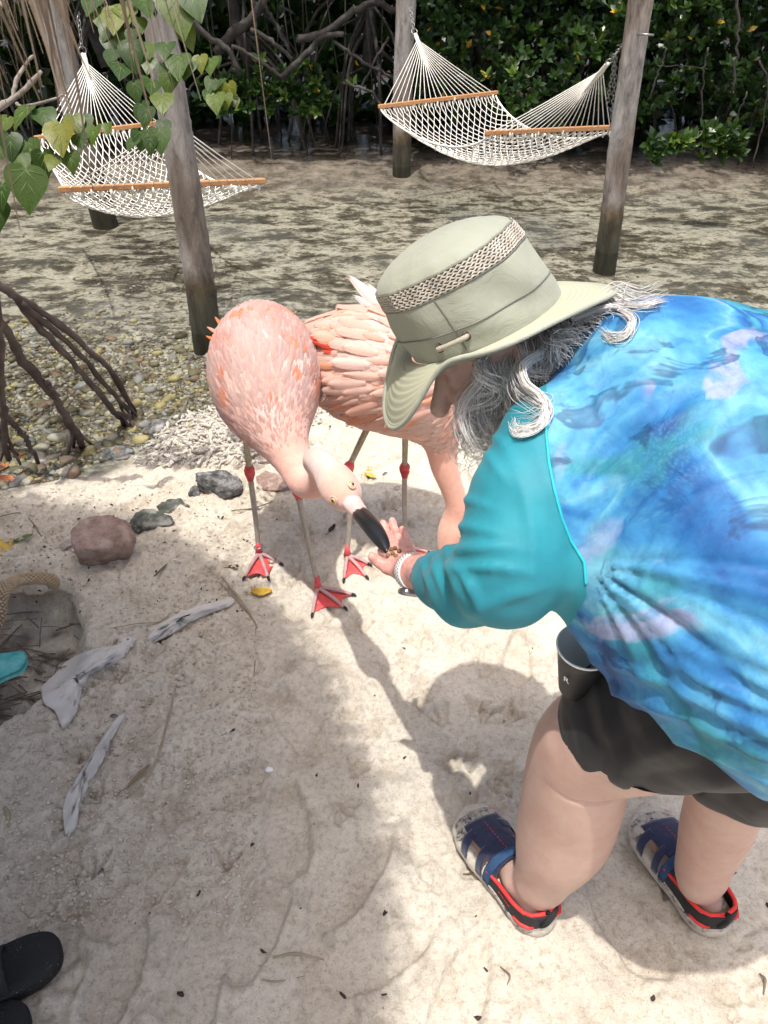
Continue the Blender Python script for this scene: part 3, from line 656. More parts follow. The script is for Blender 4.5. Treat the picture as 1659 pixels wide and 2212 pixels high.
stuff_pebbles('shell_grit', 1500, scatter_bed, .006, .016, 'scattered small stones over the lagoon bed')
def zone_coral():
    while True:
        px = pr.uniform(290, 720); py = pr.uniform(868, 1012); lo = np.interp(px, [290, 360, 480, 700], [985, 915, 872, 880]); hi = np.interp(px, [290, 420, 560, 640, 720], [1005, 1010, 1000, 930, 905])
        if lo < py < hi: return setdown(px, py)
def coral_variant(seed):
    r = np.random.default_rng(seed); L_ = r.uniform(1.1, 2.4); pts = spline([[-L_/2, 0, 0], [0, r.uniform(-.35, .35), .1], [L_/2, 0, 0]], 7)
    V, F = tube(pts, .28*(1+.22*r.normal(size=7)), 7); V = V*(1+.04*r.normal(size=(len(V), 1)))
    if seed % 2:
        p2 = spline([pts[3], pts[3]+[.2, .45, .15], pts[3]+[.25, .8, .1]], 4); V2, F2 = tube(p2, [.24, .2, .2, .16], 6); F = F+[tuple(i+len(V) for i in f) for f in F2]; V = np.vstack([V, V2])
    return mesh('coral_piece', V, F, MCOR)
CV = [coral_variant(i) for i in range(8)]
for i in range(240):
    g = zone_coral(); s = pr.uniform(.013, .026); o = ob('coral_piece', CV[i % 8], None, g+[0, 0, s*.3], 'bleached white coral stick in the rubble bank behind the left flamingo', 'coral', 'bleached coral pieces on the shore')
    o.scale = (s, s, s); o.rotation_euler = (pr.uniform(-.5, .5), pr.uniform(-.5, .5), pr.uniform(0, 6.28))
stuff_pebbles('coral_rubble', 1600, zone_coral, .005, .013, 'fine white coral rubble bank at the shore', True)
def sand_pt():
    while True:
        px = pr.uniform(-40, 1659); py = pr.uniform(960, 2230); g = setdown(px, py)
        if g[1] < np.interp(g[0], SHX, SHY)-.12: return g
MDEB = simple('dark_debris', [(.02, .015, .014), (.06, .045, .04)], 60, .8, .3)
Vs, Fs, off = [], [], 0
for i in range(170):
    g = sand_pt() if i % 3 == 0 else setdown(pr.uniform(-40, 640), pr.uniform(1040, 1330)); s = pr.uniform(.002, .0075); Vb, Fb = ICO[1]
    V = Vb*(1+.5*pr.normal(size=(len(Vb), 1)))*np.array([1, .5, .3])*s; a = pr.uniform(0, 6.28); R = np.array(Matrix.Rotation(a, 3, 'Z')); Vs.append(V@R.T+g+[0, 0, .003]); Fs.append(np.array(Fb)+off); off += len(Vb)
ob('debris', mesh('debris', np.concatenate(Vs), np.concatenate(Fs), MDEB), kind='stuff', label='tiny dark bits of bark and leaf strewn over the sand', cat='debris')
Vs, Fs, off = [], [], 0
for i in range(3400):
    g = setdown(pr.uniform(-40, 560), pr.uniform(1040, 2000)); s = pr.uniform(.002, .0065); Vb, Fb = ICO[1]
    if in_pit(g): continue
    V = Vb*(1+.25*pr.normal(size=(len(Vb), 1)))*np.array([1, .8, .7])*s; Vs.append(V+g+[0, 0, .001]); Fs.append(np.array(Fb)+off); off += len(Vb)
ob('sand_crumbs', mesh('sand_crumbs', np.concatenate(Vs), np.concatenate(Fs), simple('sand_crumb', [(.40, .34, .27), (.60, .54, .45)], 90, .95, .4)), kind='stuff', label='crumbs of damp sand and shell grit scattered over the beach', cat='sand crumbs')

# ================================================================== FLAMINGOS
m, nt, N, L, b = nodes('flamingo_skin')
ca = N.new('ShaderNodeVertexColor'); ca.layer_name = 'Col'
fn_ = ramp(nt, ntex(nt, 45, 8, .75, .6), [(.3, (.80, .80, .80)), (.6, (1.04, 1.04, 1.04))])
L.new(mixc(nt, .7, ca.outputs[0], fn_, 'MULTIPLY'), b.inputs['Base Color']); b.inputs['Roughness'].default_value = .8; b.inputs['Specular IOR Level'].default_value = .2
b.inputs['Sheen Weight'].default_value = .25
bump(nt, b, ntex(nt, 130, 5, .75), .5, .003); MSK = m
def feathermat(name, byobj):
    m, nt, N, L, b = nodes(name)
    if byobj:
        oi = N.new('ShaderNodeObjectInfo'); tc_ = N.new('ShaderNodeTexCoord'); sx_ = N.new('ShaderNodeSeparateXYZ'); L.new(tc_.outputs['Object'], sx_.inputs[0]); c = mixc(nt, 1, oi.outputs['Color'], ramp(nt, oi.outputs['Random'], [(0, (.92, .88, .86)), (1, (1.05, 1.03, 1.03))]), 'MULTIPLY')
    else:
        a = N.new('ShaderNodeVertexColor'); a.layer_name = 'Col'; c = a.outputs[0]
    bb = ramp(nt, ntex(nt, 14, 6, .6, vec=mapped(nt, (1, 22, 1))), [(.35, (.74, .71, .70)), (.6, (1.05, 1.05, 1.05))]) if byobj else ramp(nt, ntex(nt, 300, 4, .6), [(.35, (.9, .88, .88)), (.6, (1.03, 1.03, 1.03))])
    c = mixc(nt, .8, c, bb, 'MULTIPLY'); L.new(c, b.inputs['Base Color']); b.inputs['Roughness'].default_value = .62; b.inputs['Specular IOR Level'].default_value = .25
    b.inputs['Sheen Weight'].default_value = .2
    ts = N.new('ShaderNodeBsdfTranslucent'); L.new(c, ts.inputs[0]); mx = N.new('ShaderNodeMixShader'); mx.inputs[0].default_value = .42
    L.new(b.outputs[0], mx.inputs[1]); L.new(ts.outputs[0], mx.inputs[2])
    if byobj:                                              # barbs part near the rim of each feather
        ed = math_(nt, 'MULTIPLY', math_(nt, 'ABSOLUTE', sx_.outputs[1]), 5.6); ex = math_(nt, 'MULTIPLY', math_(nt, 'SUBTRACT', sx_.outputs[0], .62), 2.4); e_ = math_(nt, 'MAXIMUM', ed, ex)
        nz = ntex(nt, 9, 4, .7, vec=mapped(nt, (1.2, 16, 1))); tr = N.new('ShaderNodeBsdfTransparent'); m2 = N.new('ShaderNodeMixShader'); al = ramp(nt, math_(nt, 'SUBTRACT', e_, math_(nt, 'MULTIPLY', nz, .9)), [(.22, (0, 0, 0)), (.50, (1, 1, 1))])
        L.new(al, m2.inputs[0]); L.new(mx.outputs[0], m2.inputs[1]); L.new(tr.outputs[0], m2.inputs[2]); L.new(m2.outputs[0], N['Material Output'].inputs[0])
    else: L.new(mx.outputs[0], N['Material Output'].inputs[0])
    return m
MFE_O = feathermat('feather', True); MFE_C = feathermat('plumage', False)
MLEG = simple('leg_skin', [(.26, .22, .13), (.34, .30, .21), (.42, .38, .32)], 60, .6, .4, 200, .001); MLEG2 = simple('shank_skin', [(.30, .27, .22), (.40, .36, .31)], 60, .6, .4, 240, .001)
MRED = simple('crimson_skin', [(.40, .035, .055), (.58, .07, .085), (.66, .12, .12)], 40, .55, .4, 150, .0015)
MWEB = simple('webbed_skin', [(.55, .05, .06), (.72, .10, .09)], 50, .6, .5, 200, .0015); MTOE = simple('toe_skin', [(.42, .22, .22), (.46, .34, .33)], 60, .6, .4, 200, .001)
MCLAW = simple('black_bill', [(.008, .008, .009), (.018, .018, .019)], 30, .32, .15, 120, .0006, spec=.5)
MBILLP = simple('bill_base', [(.62, .38, .36), (.70, .52, .50)], 50, .5, .3, 200, .001); MEYE_Y = simple('eye_yellow', [(.62, .48, .16)], 10, .2, 0); MEYE_K = simple('eye_black', [(.01, .01, .01)], 10, .1, 0)
def body_fn(chain, ks, ells=()):
    chain = spline(np.array(chain, float), len(chain)*3-2)
    pts = [(P(x, y, d), r*d/FP) for x, y, d, r in chain]
    def fn(p):
        v = None
        for i in range(len(pts)-1):
            d = sd_cone(p, pts[i][0], pts[i+1][0], pts[i][1], pts[i+1][1]); v = d if v is None else smin(v, d, ks)
        for c, r, R, k in ells: v = smin(v, sd_ell(p, c, r, R), k)
        return v
    return fn, pts
def bounds(pts, pad=.03):
    c = np.array([p for p, r in pts]); r = np.array([r for p, r in pts])[:, None]; return (c-r).min(0)-pad, (c+r).max(0)+pad
def feather_mesh(name, mat, n=7, w=.30, curve=.10, point=0.0):
    us = np.linspace(0, 1, n); G = []
    for u in us:
        ww = w*math.sin(math.pi*min(1, (u*.86+.10)))**.55*(1-point*u**2) if u < .999 else w*(.18 if point == 0 else .03)
        G.append([(u, s*ww*.5, -.10*s*s*w-curve*u*u+(.012 if s == 0 else 0)) for s in (-1, -.5, 0, .5, 1)])
    V, F = grid(G); return mesh(name, V, F, mat)
FM1 = feather_mesh('feather', MFE_O, 11, .29, .10); FM2 = feather_mesh('feather', MFE_O, 11, .22, .16, .5); FM3 = feather_mesh('feather', MFE_O, 10, .16, .22, .6)
def place_feather(o, p, d, nrm, ln, tilt, roll=0.):
    d = unit(d-nrm*np.dot(d, nrm)); s = np.cross(nrm, d); d2 = unit(d*math.cos(tilt)+nrm*math.sin(tilt)); n2 = np.cross(d2, s)
    s2 = s*math.cos(roll)+n2*math.sin(roll); n3 = np.cross(d2, s2)
    M = Matrix(((d2[0], s2[0], n3[0], p[0]), (d2[1], s2[1], n3[1], p[1]), (d2[2], s2[2], n3[2], p[2]), (0, 0, 0, 1))) @ Matrix.Diagonal((ln, ln, ln, 1))
    return M
def plumage_stuff(rt, P0, D, Nn, ln, cols, seed, name='plumage', w=.42):
    r = np.random.default_rng(seed); n = len(P0)
    us = np.array([0, .35, .7, 1.]); ws = np.array([.5, 1, .95, .35])*w/2; loc = []
    for u, ww in zip(us, ws):
        for s in (-1, 0, 1): loc.append((u, s*ww, -.06*abs(s)-.08*u*u))
    loc = np.array(loc); f = [(i*3+j, i*3+j+1, i*3+j+4, i*3+j+3) for i in range(3) for j in range(2)]
    D = D-Nn*(D*Nn).sum(1)[:, None]; D /= np.linalg.norm(D, axis=1)[:, None]; S = np.cross(Nn, D); t = r.uniform(.02, .12, n)[:, None]
    D2 = D*np.cos(t)+Nn*np.sin(t); N2 = np.cross(D2, S)
    V = P0[:, None]+ln[:, None, None]*(loc[None, :, 0:1]*D2[:, None]+loc[None, :, 1:2]*S[:, None]+loc[None, :, 2:3]*N2[:, None])
    F = (np.array(f)[None]+np.arange(n)[:, None, None]*12).reshape(-1, 4)
    C = np.repeat(cols, 12, axis=0); shade = np.tile(np.repeat([.96, 1., 1.0, 1.03], 3), n)[:, None]
    part(name, mesh(name, V.reshape(-1, 3), F, MFE_C, True, np.clip(C*shade, 0, 1)), rt, kind='stuff')
def surf_sample(V, F, N_, n, seed):
    r = np.random.default_rng(seed); a, b_, c, d = (V[F[:, i]] for i in range(4)); ar = np.linalg.norm(np.cross(c-a, d-b_), axis=1)
    i = r.choice(len(F), n, p=ar/ar.sum()); uv = r.random((n, 2)); u, v = uv[:, :1], uv[:, 1:]
    p = (a[i]*(1-u)+b_[i]*u)*(1-v)+(d[i]*(1-u)+c[i]*u)*v; nn = N_[F[i, 0]]; return p, nn
def foot(parent, rt, joint, claws, ring=False):
    j = setdown(*joint); j = j+[0, 0, .012]; mb = MB(); C = [setdown(*c)+[0, 0, .006] for c in claws]
    rows = []                                              # web: a fan sheet sagging between the toes
    for k in range(2):
        for s in np.linspace(0, 1, 7)[(0 if k == 0 else 1):]:
            e = C[k]*(1-s)+C[k+1]*s; q = 1-.20*math.sin(math.pi*s); rows.append([j+(e-j)*(u*q*.97)+[0, 0, .002*math.sin(6*s*3.1)*u-.001] for u in np.linspace(.02, 1, 7)])
    V, F = thick(np.array(rows), .003); mb.add(V, F, mi=0)
    for c in C:
        q = spline([j+[0, 0, .004], j*.5+c*.5+[0, 0, .008], c+[0, 0, .001]], 8); mb.add(*tube(q, [.008, .0065, .0062, .0055, .006, .0052, .005, .0042], 8), mi=1)
        d = unit(c-j); mb.add(*tube([c-d*.003+[0, 0, .002], c+d*.006+[0, 0, .002], c+d*.012-[0, 0, .003]], [.0052, .0045, .0012], 7), mi=2)
    back = unit(j-C[1]); mb.add(*tube([j+[0, 0, .01], j+back*.018], [.004, .002], 6), mi=1)
    me = mb.mesh('foot', [MWEB, MTOE, MCLAW]); o = part('foot', me, rt); o.parent = parent
    if ring:
        a = part('leg_ring', mesh('leg_ring', *torus(j+[0, 0, .03], .013, .0022, np.array([1., 0, .25]), np.array([0, 1., -.1]), 20, 6), MSTEEL), rt); a.parent = parent
    return j
def leg(rt, hip, ank, jnt, claws, ring=False, seed=0):
    r = np.random.default_rng(seed); e = setdown(*jnt)+[0, 0, .014]
    mb = MB(); q = spline([hip, (hip+ank)/2, ank], 14); mb.add(*tube(q, np.linspace(.0105, .0085, 14), 10), mi=0)
    q = spline([ank, (ank*.5+e*.5)+r.normal(0, .003, 3), e+[0, 0, .015], e], 24); rad = np.linspace(.0088, .0072, 24)*(1+.04*r.normal(size=24)); rad[-3:] = [.008, .010, .011]; mb.add(*tube(q, rad, 10), mi=1)
    o = part('leg', mb.mesh('leg', [MLEG, MLEG2]), rt)
    d1 = unit(hip-ank); d2 = unit(e-ank); n = 14; q = spline([ank+d1*.026, ank+d1*.010, ank, ank+d2*.016, ank+d2*.032], n)
    rad = np.array([.0090, .0115, .0140, .0155, .0165, .0168, .0160, .0155, .0158, .0150, .0130, .0115, .0100, .0088]); V, F = tube(q, rad, 16); V = V+.0006*r.normal(size=V.shape)
    a = part('ankle_joint', mesh('ankle_joint', V, F, MRED), rt); a.parent = o
    foot(o, rt, jnt, claws, ring)
    V, F = tube([e+[0, 0, .045], e+[0, 0, .02], e], [.0078, .0095, .013], 12); a = part('foot_cuff', mesh('foot_cuff', V, F, MRED), rt); a.parent = o
    return o
def bill(rt, base, mid, tip, depth_r, up):
    base, mid, tip = map(np.array, (base, mid, tip))
    q = spline([base, base*.6+mid*.4, mid], 10); V, F = tube(q, np.linspace(depth_r[0], depth_r[1], 10), 18, flat=.85)
    d = unit(mid-base); V = V+.0014*np.sin((V@np.cross(d, up))*900)[:, None]*np.array(up)
    part('bill_base', mesh('bill_base', V, F, MBILLP), rt)
    q = spline([mid-.004*d, mid*.6+tip*.4+np.array(up)*.004, mid*.25+tip*.75+np.array(up)*.002, tip-np.array(up)*.004], 18); t = np.linspace(0, 1, 18)
    V, F = tube(q, depth_r[1]*1.06*np.clip((1+.16*np.sin(t*2.2))*(1-.80*t**2.4), .12, 2), 20, flat=.8); part('bill', mesh('bill', V, F, MCLAW), rt)
    return
def eye(rt, c, nrm, r=.0055):
    V, F = ICO[3]; mb = MB(); mb.add(V*r+c, F, mi=0); mb.add(V*r*.55+c+np.array(nrm)*r*.62, F, mi=1); part('eye', mb.mesh('eye', [MEYE_Y, MEYE_K]), rt)
    part('eye_rim', mesh('eye_rim', *torus(c+np.array(nrm)*r*.35, r*1.15, r*.28, unit(np.cross(nrm, [.2, .1, 1])), unit(np.cross(nrm, np.cross(nrm, [.2, .1, 1]))), 18, 6), MBILLP), rt)
OR_ = np.array([.82, .25, .11]); PK = np.array([.66, .34, .28]); WH = np.array([.70, .55, .51]); PE = np.array([.78, .42, .30]); RD = np.array([.85, .09, .04])

# ---- the flamingo that eats from the hand
ch1 = [(560, 715, 2.14, 58), (566, 755, 2.08, 96), (572, 800, 2.03, 114), (577, 848, 2.0, 105), (588, 893, 1.97, 80), (606, 942, 1.94, 52), (627, 985, 1.915, 35), (645, 1020, 1.89, 28), (658, 1042, 1.865, 26),
       (676, 1049, 1.82, 23), (692, 1040, 1.77, 22), (692, 1015, 1.71, 21), (680, 996, 1.66, 20), (688, 995, 1.61, 20.5), (703, 1012, 1.58, 22), (721, 1035, 1.555, 28), (733, 1054, 1.54, 32), (743, 1067, 1.53, 27), (750, 1075, 1.52, 20)]
fn1, pts1 = body_fn(ch1, .022)
lo, hi = bounds(pts1); V, F = surfnet(fn1, lo, hi, .0075); V = relax(V, F, 3); Nn = vnormals(V, F)
if ((V-V.mean(0))*Nn).sum() < 0: F = F[:, ::-1]; Nn = -Nn
base1 = PZ(620, 1230); rt = root('flamingo', (base1[0], base1[1], 0), 'flamingo taking food from the open hand with its black bill', 'flamingo', 'flamingos on the sand')
def t_along(V, pts):
    C = np.array([p for p, r in pts]); s = np.concatenate([[0], np.cumsum(np.linalg.norm(np.diff(C, axis=0), axis=1))]); out = np.zeros(len(V))
    best = np.full(len(V), 1e9)
    for i in range(len(C)-1):
        a, b_ = C[i], C[i+1]; ab = b_-a; h = np.clip(((V-a)@ab)/(ab@ab), 0, 1); d = np.linalg.norm(V-a-h[:, None]*ab, axis=1)-(pts[i][1]*(1-h)+pts[i+1][1]*h)
        k = d < best; best[k] = d[k]; out[k] = s[i]+h[k]*(s[i+1]-s[i])
    return out, s[::3]
T1, s1 = t_along(V, pts1)
n1 = fbm(V*13, 4)[:, None]; n2 = fbm(V*28+9, 3)[:, None]
col = PK*.5+WH*.5+.5*(WH-PK)*n1; col = col+(np.array([.72, .37, .29])-col)*sstep(s1[4], s1[7], T1)[:, None]*.75; col = col+(WH*.88-col)*sstep(s1[12], s1[14], T1)[:, None]*.85
hd = sstep(s1[14], s1[17], T1)[:, None]; col = col+(np.array([.74, .40, .30])-col)*hd*np.clip(.55+n1, 0, 1)*.75
col = col*(1+.05*n2)
part('body', mesh('body', V, F, MSK, True, np.clip(col, 0, .9)), rt)
tail1 = unit(P(556, 690, 2.17)-P(577, 848, 2.0))
p, nn = surf_sample(V, F, Nn, 5200, 5); t, _ = t_along(p, pts1); k = t < s1[6]; p, nn, t = p[k], nn[k], t[k]
r = np.random.default_rng(6); D = tail1+r.normal(0, .13, p.shape); ln = np.interp(t, [0, s1[2], s1[4], s1[6]], [.040, .036, .022, .010])*r.uniform(.8, 1.2, len(t))
# feathers start towards the head and lie back towards the tail
g = fbm(p*9+3, 3); g2 = fbm(p*22+1, 2); upn = nn[:, 2]
c = WH[None]*.75+PK[None]*.25+(PK-WH)*np.clip(.15+g*.9, 0, 1)[:, None]
c = c+(np.array([.72, .37, .29])-c)*sstep(s1[3], s1[6], t)[:, None]*.7
dab = ((g2+.35*g > .47) & (t < s1[4])) | ((t < s1[2]) & (r.random(len(t)) < .10) & (upn < .7)); c = np.where(dab[:, None], OR_*.42+PE*.58, c)
edge = (t < s1[1]) & (r.random(len(t)) < .26); c = np.where(edge[:, None], OR_, c); grey = (t < s1[1]*1.1) & (r.random(len(t)) < .10); c = np.where(grey[:, None], np.array([.16, .13, .13]), c)
c = np.clip(c*(1+.05*r.normal(size=(len(t), 1))), 0, .92)
o_ = np.argsort(-t); plumage_stuff(rt, (p+nn*.0005)[o_], D[o_], nn[o_], ln[o_], c[o_], 8)
pf, nf = surf_sample(V, F, Nn, 2600, 35); tf, _ = t_along(pf, pts1); kf = (tf < s1[3]) & (nf[:, 2] > -.1); pf, nf, tf = pf[kf], nf[kf], tf[kf]; rf = np.random.default_rng(36); sel = []
for i in range(len(pf)):
    if all(np.linalg.norm(pf[i]-pf[j]) > .024 for j in sel): sel.append(i)
    if len(sel) >= 130: break
for i in sel:
    top = float(np.interp(tf[i], [0, s1[2]], [1, 0])); o = ob('wing_feather', FM1 if rf.random() < .6 else FM2, rt)
    M = place_feather(o, pf[i]+nf[i]*.0015, tail1+rf.normal(0, .12, 3), nf[i], rf.uniform(.045, .075), rf.uniform(.0, .03), rf.normal(0, .05)); o.matrix_basis = Matrix.Translation(-rt.location) @ M
    u_ = rf.random(); cc = WH if u_ < .5 else (PK*.5+WH*.5 if u_ < .78 else PE*.4+WH*.6)
    if rf.random() < .10+.22*top: cc = OR_*.7+PE*.3
    if top > .45 and rf.random() < .16: cc = np.array([.10, .085, .085])
    o.color = (*np.clip(cc, 0, .95), 1)
for px, py, dd, ang, ln_, cc in ((462, 735, 2.10, (-.5, .3, .1), .05, OR_), (465, 720, 2.12, (-.7, .5, 0), .055, PE), (470, 705, 2.13, (-.4, .6, 0), .05, OR_)):
    o = ob('tail_feather', FM2, rt); o.matrix_basis = Matrix.Translation(-rt.location) @ place_feather(o, P(px+12, py+4, dd), camdir(ang), camdir((0, .2, 1)), ln_, 0); o.color = (*cc, 1)
hip = P(526, 900, 2.06); leg(rt, hip, PY(539, 1018, 1.845), (561, 1203), [(528, 1252), (580, 1252), (607, 1222)], True, 1)
ank2 = PY(642, 1058, 1.70); leg(rt, P(622, 930, 2.03), ank2, (687, 1277), [(675, 1331), (745, 1317), (762, 1288)], False, 2)
bill(rt, P(750, 1074, 1.52), P(781, 1112, 1.47), P(840, 1192, 1.335), (.0230, .0165), camdir((.3, .5, .8)))
def on_surf(fn, x, y, d):
    c_ = P(x, y, d); dr = unit(c_-CAMP); tt = np.linspace(-.12, .12, 400); f_ = fn(c_+dr*tt[:, None]); k_ = int(np.argmax(f_ < 0)); return c_+dr*tt[k_] if f_[k_] < 0 else c_
for ex, ey, en in ((759, 1048, (.6, .5, .6)), (722, 1080, (-.65, -.4, .6))): eye(rt, on_surf(fn1, ex, ey, 1.54)-unit(camdir(en))*.0015, unit(camdir(en)), .0074)

# ---- the flamingo behind, head down by the sleeve
ch2 = [(690, 778, 2.20, 40), (712, 780, 2.18, 66), (745, 782, 2.15, 98), (800, 795, 2.12, 122), (860, 812, 2.10, 122), (910, 850, 2.10, 96), (938, 895, 2.11, 62), (950, 935, 2.13, 36), (954, 970, 2.15, 27), (960, 1010, 2.17, 23),
       (975, 1050, 2.2, 20), (987, 1090, 2.23, 18), (984, 1118, 2.26, 21), (978, 1148, 2.28, 26), (973, 1175, 2.30, 21), (970, 1192, 2.31, 16)]
fn2, pts2 = body_fn(ch2, .022)
lo, hi = bounds(pts2); V, F = surfnet(fn2, lo, hi, .0075); V = relax(V, F, 3); Nn = vnormals(V, F)
if ((V-V.mean(0))*Nn).sum() < 0: F = F[:, ::-1]; Nn = -Nn
base2 = PZ(830, 1200); rt = root('flamingo', (base2[0], base2[1], 0), 'flamingo behind, with ruffled wing feathers and its head lowered behind the sleeve', 'flamingo', 'flamingos on the sand')
T2, s2 = t_along(V, pts2); n1 = fbm(V*10, 4)[:, None]
col = PE*.55+WH*.45+.3*(WH-PE)*n1; col = col+(np.array([.72, .38, .29])-col)*sstep(s2[5], s2[8], T2)[:, None]*.8; col = col+(np.array([.70, .40, .31])-col)*sstep(s2[11], s2[13], T2)[:, None]
PE = np.array([.82, .50, .38]); WH = np.array([.80, .66, .61])
part('body', mesh('body', V, F, MSK, True, np.clip(col, 0, .9)), rt)
p, nn = surf_sample(V, F, Nn, 4200, 15); t, _ = t_along(p, pts2); k = t < s2[8]; p, nn, t = p[k], nn[k], t[k]; r = np.random.default_rng(16)
tail2 = unit(P(690, 778, 2.2)-P(860, 812, 2.1)); D = tail2+np.array([0, 0, -.15])+r.normal(0, .16, p.shape)
ln = np.interp(t, [0, s2[3], s2[6], s2[8]], [.050, .046, .028, .012])*r.uniform(.8, 1.2, len(t)); g = fbm(p*8+3, 3)
c = PE[None]*.35+WH[None]*.65+(PE-WH)*np.clip(.1+g*.8, -.2, .8)[:, None]; c = np.clip(c*(1+.05*r.normal(size=(len(t), 1))), 0, .92)
o_ = np.argsort(-t); plumage_stuff(rt, (p+nn*.0005)[o_], D[o_], nn[o_], ln[o_], c[o_], 18)
# wing feathers, each one a part: rows over the upper body, laid from the shoulder back to the tail
p, nn = surf_sample(V, F, Nn, 5000, 25); t, _ = t_along(p, pts2)
def relz(q): return q[:, 2]-np.interp(q[:, 0], [pts2[0][0][0], pts2[4][0][0]], [pts2[0][0][2], pts2[4][0][2]])
rz = relz(p); k = (t > s2[0]) & (t < s2[5]) & (rz > -.055); p, nn, t, rz = p[k], nn[k], t[k], rz[k]
r = np.random.default_rng(26); sel = []
for i in range(len(p)):
    if all(np.linalg.norm(p[i]-p[j]) > .0155 for j in sel): sel.append(i)
    if len(sel) >= 298: break
for i in sel:
    o = ob('wing_feather', FM1 if r.random() < .7 else FM2, rt); q = float(np.interp(t[i], [0, s2[5]], [1, 0])); d = tail2+np.array([0, 0, -.30-.9*np.clip(.04-rz[i], -.1, .12)*3])+r.normal(0, .10, 3)
    l = (.065+.055*q)*r.uniform(.65, 1.4); M = place_feather(o, p[i]+nn[i]*(.002+.006*(1-q)), d, nn[i], l, r.uniform(.0, .035), r.normal(0, .05)); o.matrix_basis = Matrix.Translation(-rt.location) @ M
    m_ = np.clip(r.normal(.42, .22), 0, 1); cc = PE*m_+WH*(1-m_)*1.03
    if r.random() < .10: cc = np.array([.86, .46, .30])
    o.color = (*np.clip(cc, 0, .95), 1)
def quill(rt, x0, y0, x1, y1, d, cc, me=FM3, nrm=(0, .1, 1)):
    a, e = P(x0, y0, d), P(x1, y1, d+.03); o = ob('plume', me, rt); M = place_feather(o, a, e-a, unit(camdir(nrm)), float(np.linalg.norm(e-a)), 0); o.matrix_basis = Matrix.Translation(-rt.location) @ M; o.color = (*cc, 1)
W2 = np.array([.86, .76, .74])
for q in ((850, 690, 750, 588), (856, 700, 768, 604), (845, 690, 780, 618), (860, 690, 792, 610), (850, 695, 762, 636), (850, 700, 775, 655), (846, 705, 782, 668), (840, 712, 740, 690), (830, 716, 700, 702), (838, 720, 690, 715), (820, 725, 672, 722), (850, 705, 800, 640)): quill(rt, *q, 2.04, W2 if q[1] < 711 else PE*.5+WH*.5, FM2 if q[3] < 660 else FM3)
for q in ((745, 752, 662, 733), (740, 748, 668, 730), (735, 756, 676, 742), (738, 766, 702, 764), (736, 770, 708, 776)): quill(rt, *q, 1.975+.01*(q[0] % 3), RD*(.75+.1*(q[1] % 4)), FM2)
for q in ((760, 738, 676, 727), (765, 745, 690, 735), (745, 735, 690, 742), (772, 752, 712, 746), (776, 764, 722, 762), (770, 776, 720, 780)): quill(rt, *q, 1.975, PE, FM1)
for i in range(26): x = r.uniform(700, 770); quill(rt, x+30, 800+r.uniform(-10, 40), x-6, 838+r.uniform(-10, 45)*.9, 2.03, WH, FM2)
leg(rt, P(803, 905, 2.14), PY(752, 1012, 1.845), (751, 1208), [(743, 1256), (792, 1250), (797, 1222)], False, 3)
leg(rt, P(876, 915, 2.14), PY(874, 1012, 1.93), (876, 1190), [(872, 1222), (912, 1215), (926, 1197)], False, 4)
bill(rt, P(970, 1190, 2.31), P(964, 1206, 2.31), P(935, 1218, 2.30), (.022, .016), camdir((.2, .8, .3)))
eye(rt, on_surf(fn2, 996, 1160, 2.28), unit(camdir((.7, .1, .7))), .006)

# ================================================================== THE PERSON
m, nt, N, L, b = nodes('skin')
c = ramp(nt, ntex(nt, 12, 7, .7), [(.35, (.45, .285, .235)), (.5, (.485, .325, .268)), (.65, (.52, .36, .30))]); L.new(c, b.inputs['Base Color'])
b.inputs['Roughness'].default_value = .55; b.inputs['Specular IOR Level'].default_value = .35; b.inputs['Subsurface Weight'].default_value = .12; b.inputs['Subsurface Radius'].default_value = (.012, .005, .003); b.inputs['Subsurface Scale'].default_value = 1
bump(nt, b, ntex(nt, 240, 6, .7), .22, .0012); MSKIN = m
m, nt, N, L, b = nodes('hand_skin')
c = ramp(nt, ntex(nt, 50, 7, .65), [(.35, (.56, .235, .20)), (.5, (.66, .33, .28)), (.65, (.72, .42, .36))]); L.new(c, b.inputs['Base Color'])
b.inputs['Roughness'].default_value = .5; b.inputs['Subsurface Weight'].default_value = .12; b.inputs['Subsurface Radius'].default_value = (.010, .004, .002); b.inputs['Subsurface Scale'].default_value = 1
bump(nt, b, ntex(nt, 300, 6, .7), .3, .001); MHAND = m
# the shirt: teal sleeves and an inky blue watercolour print
m, nt, N, L, b = nodes('teal_fabric')
L.new(ramp(nt, ntex(nt, 5, 4), [(.35, (.018, .23, .30)), (.65, (.026, .30, .37))]), b.inputs['Base Color']); b.inputs['Roughness'].default_value = .55; b.inputs['Sheen Weight'].default_value = .15; b.inputs['Specular IOR Level'].default_value = .3
bump(nt, b, ntex(nt, 700, 2, .5), .08, .0006); MTEAL = m
m, nt, N, L, b = nodes('inky_fabric')
t = N.new('ShaderNodeTexCoord'); w = ntex(nt, 3.0, 2, .5, out=1); va = N.new('ShaderNodeVectorMath'); va.operation = 'MULTIPLY_ADD'; L.new(w, va.inputs[0]); va.inputs[1].default_value = (.38, .38, .38); L.new(t.outputs['Object'], va.inputs[2])
w2 = ntex(nt, 11, 3, .55, out=1, vec=va.outputs[0]); vb = N.new('ShaderNodeVectorMath'); vb.operation = 'MULTIPLY_ADD'; L.new(w2, vb.inputs[0]); vb.inputs[1].default_value = (.07, .07, .07); L.new(va.outputs[0], vb.inputs[2])
base = ramp(nt, ntex(nt, 4.8, 3, .45, .6, vec=vb.outputs[0]), [(.26, (.012, .090, .33)), (.36, (.030, .22, .56)), (.43, (.065, .36, .72)), (.49, (.14, .52, .80)), (.53, (.24, .64, .82)), (.57, (.11, .46, .76)), (.62, (.035, .25, .60)), (.65, (.02, .15, .46)), (.67, (.09, .46, .62)), (.78, (.04, .34, .44))])
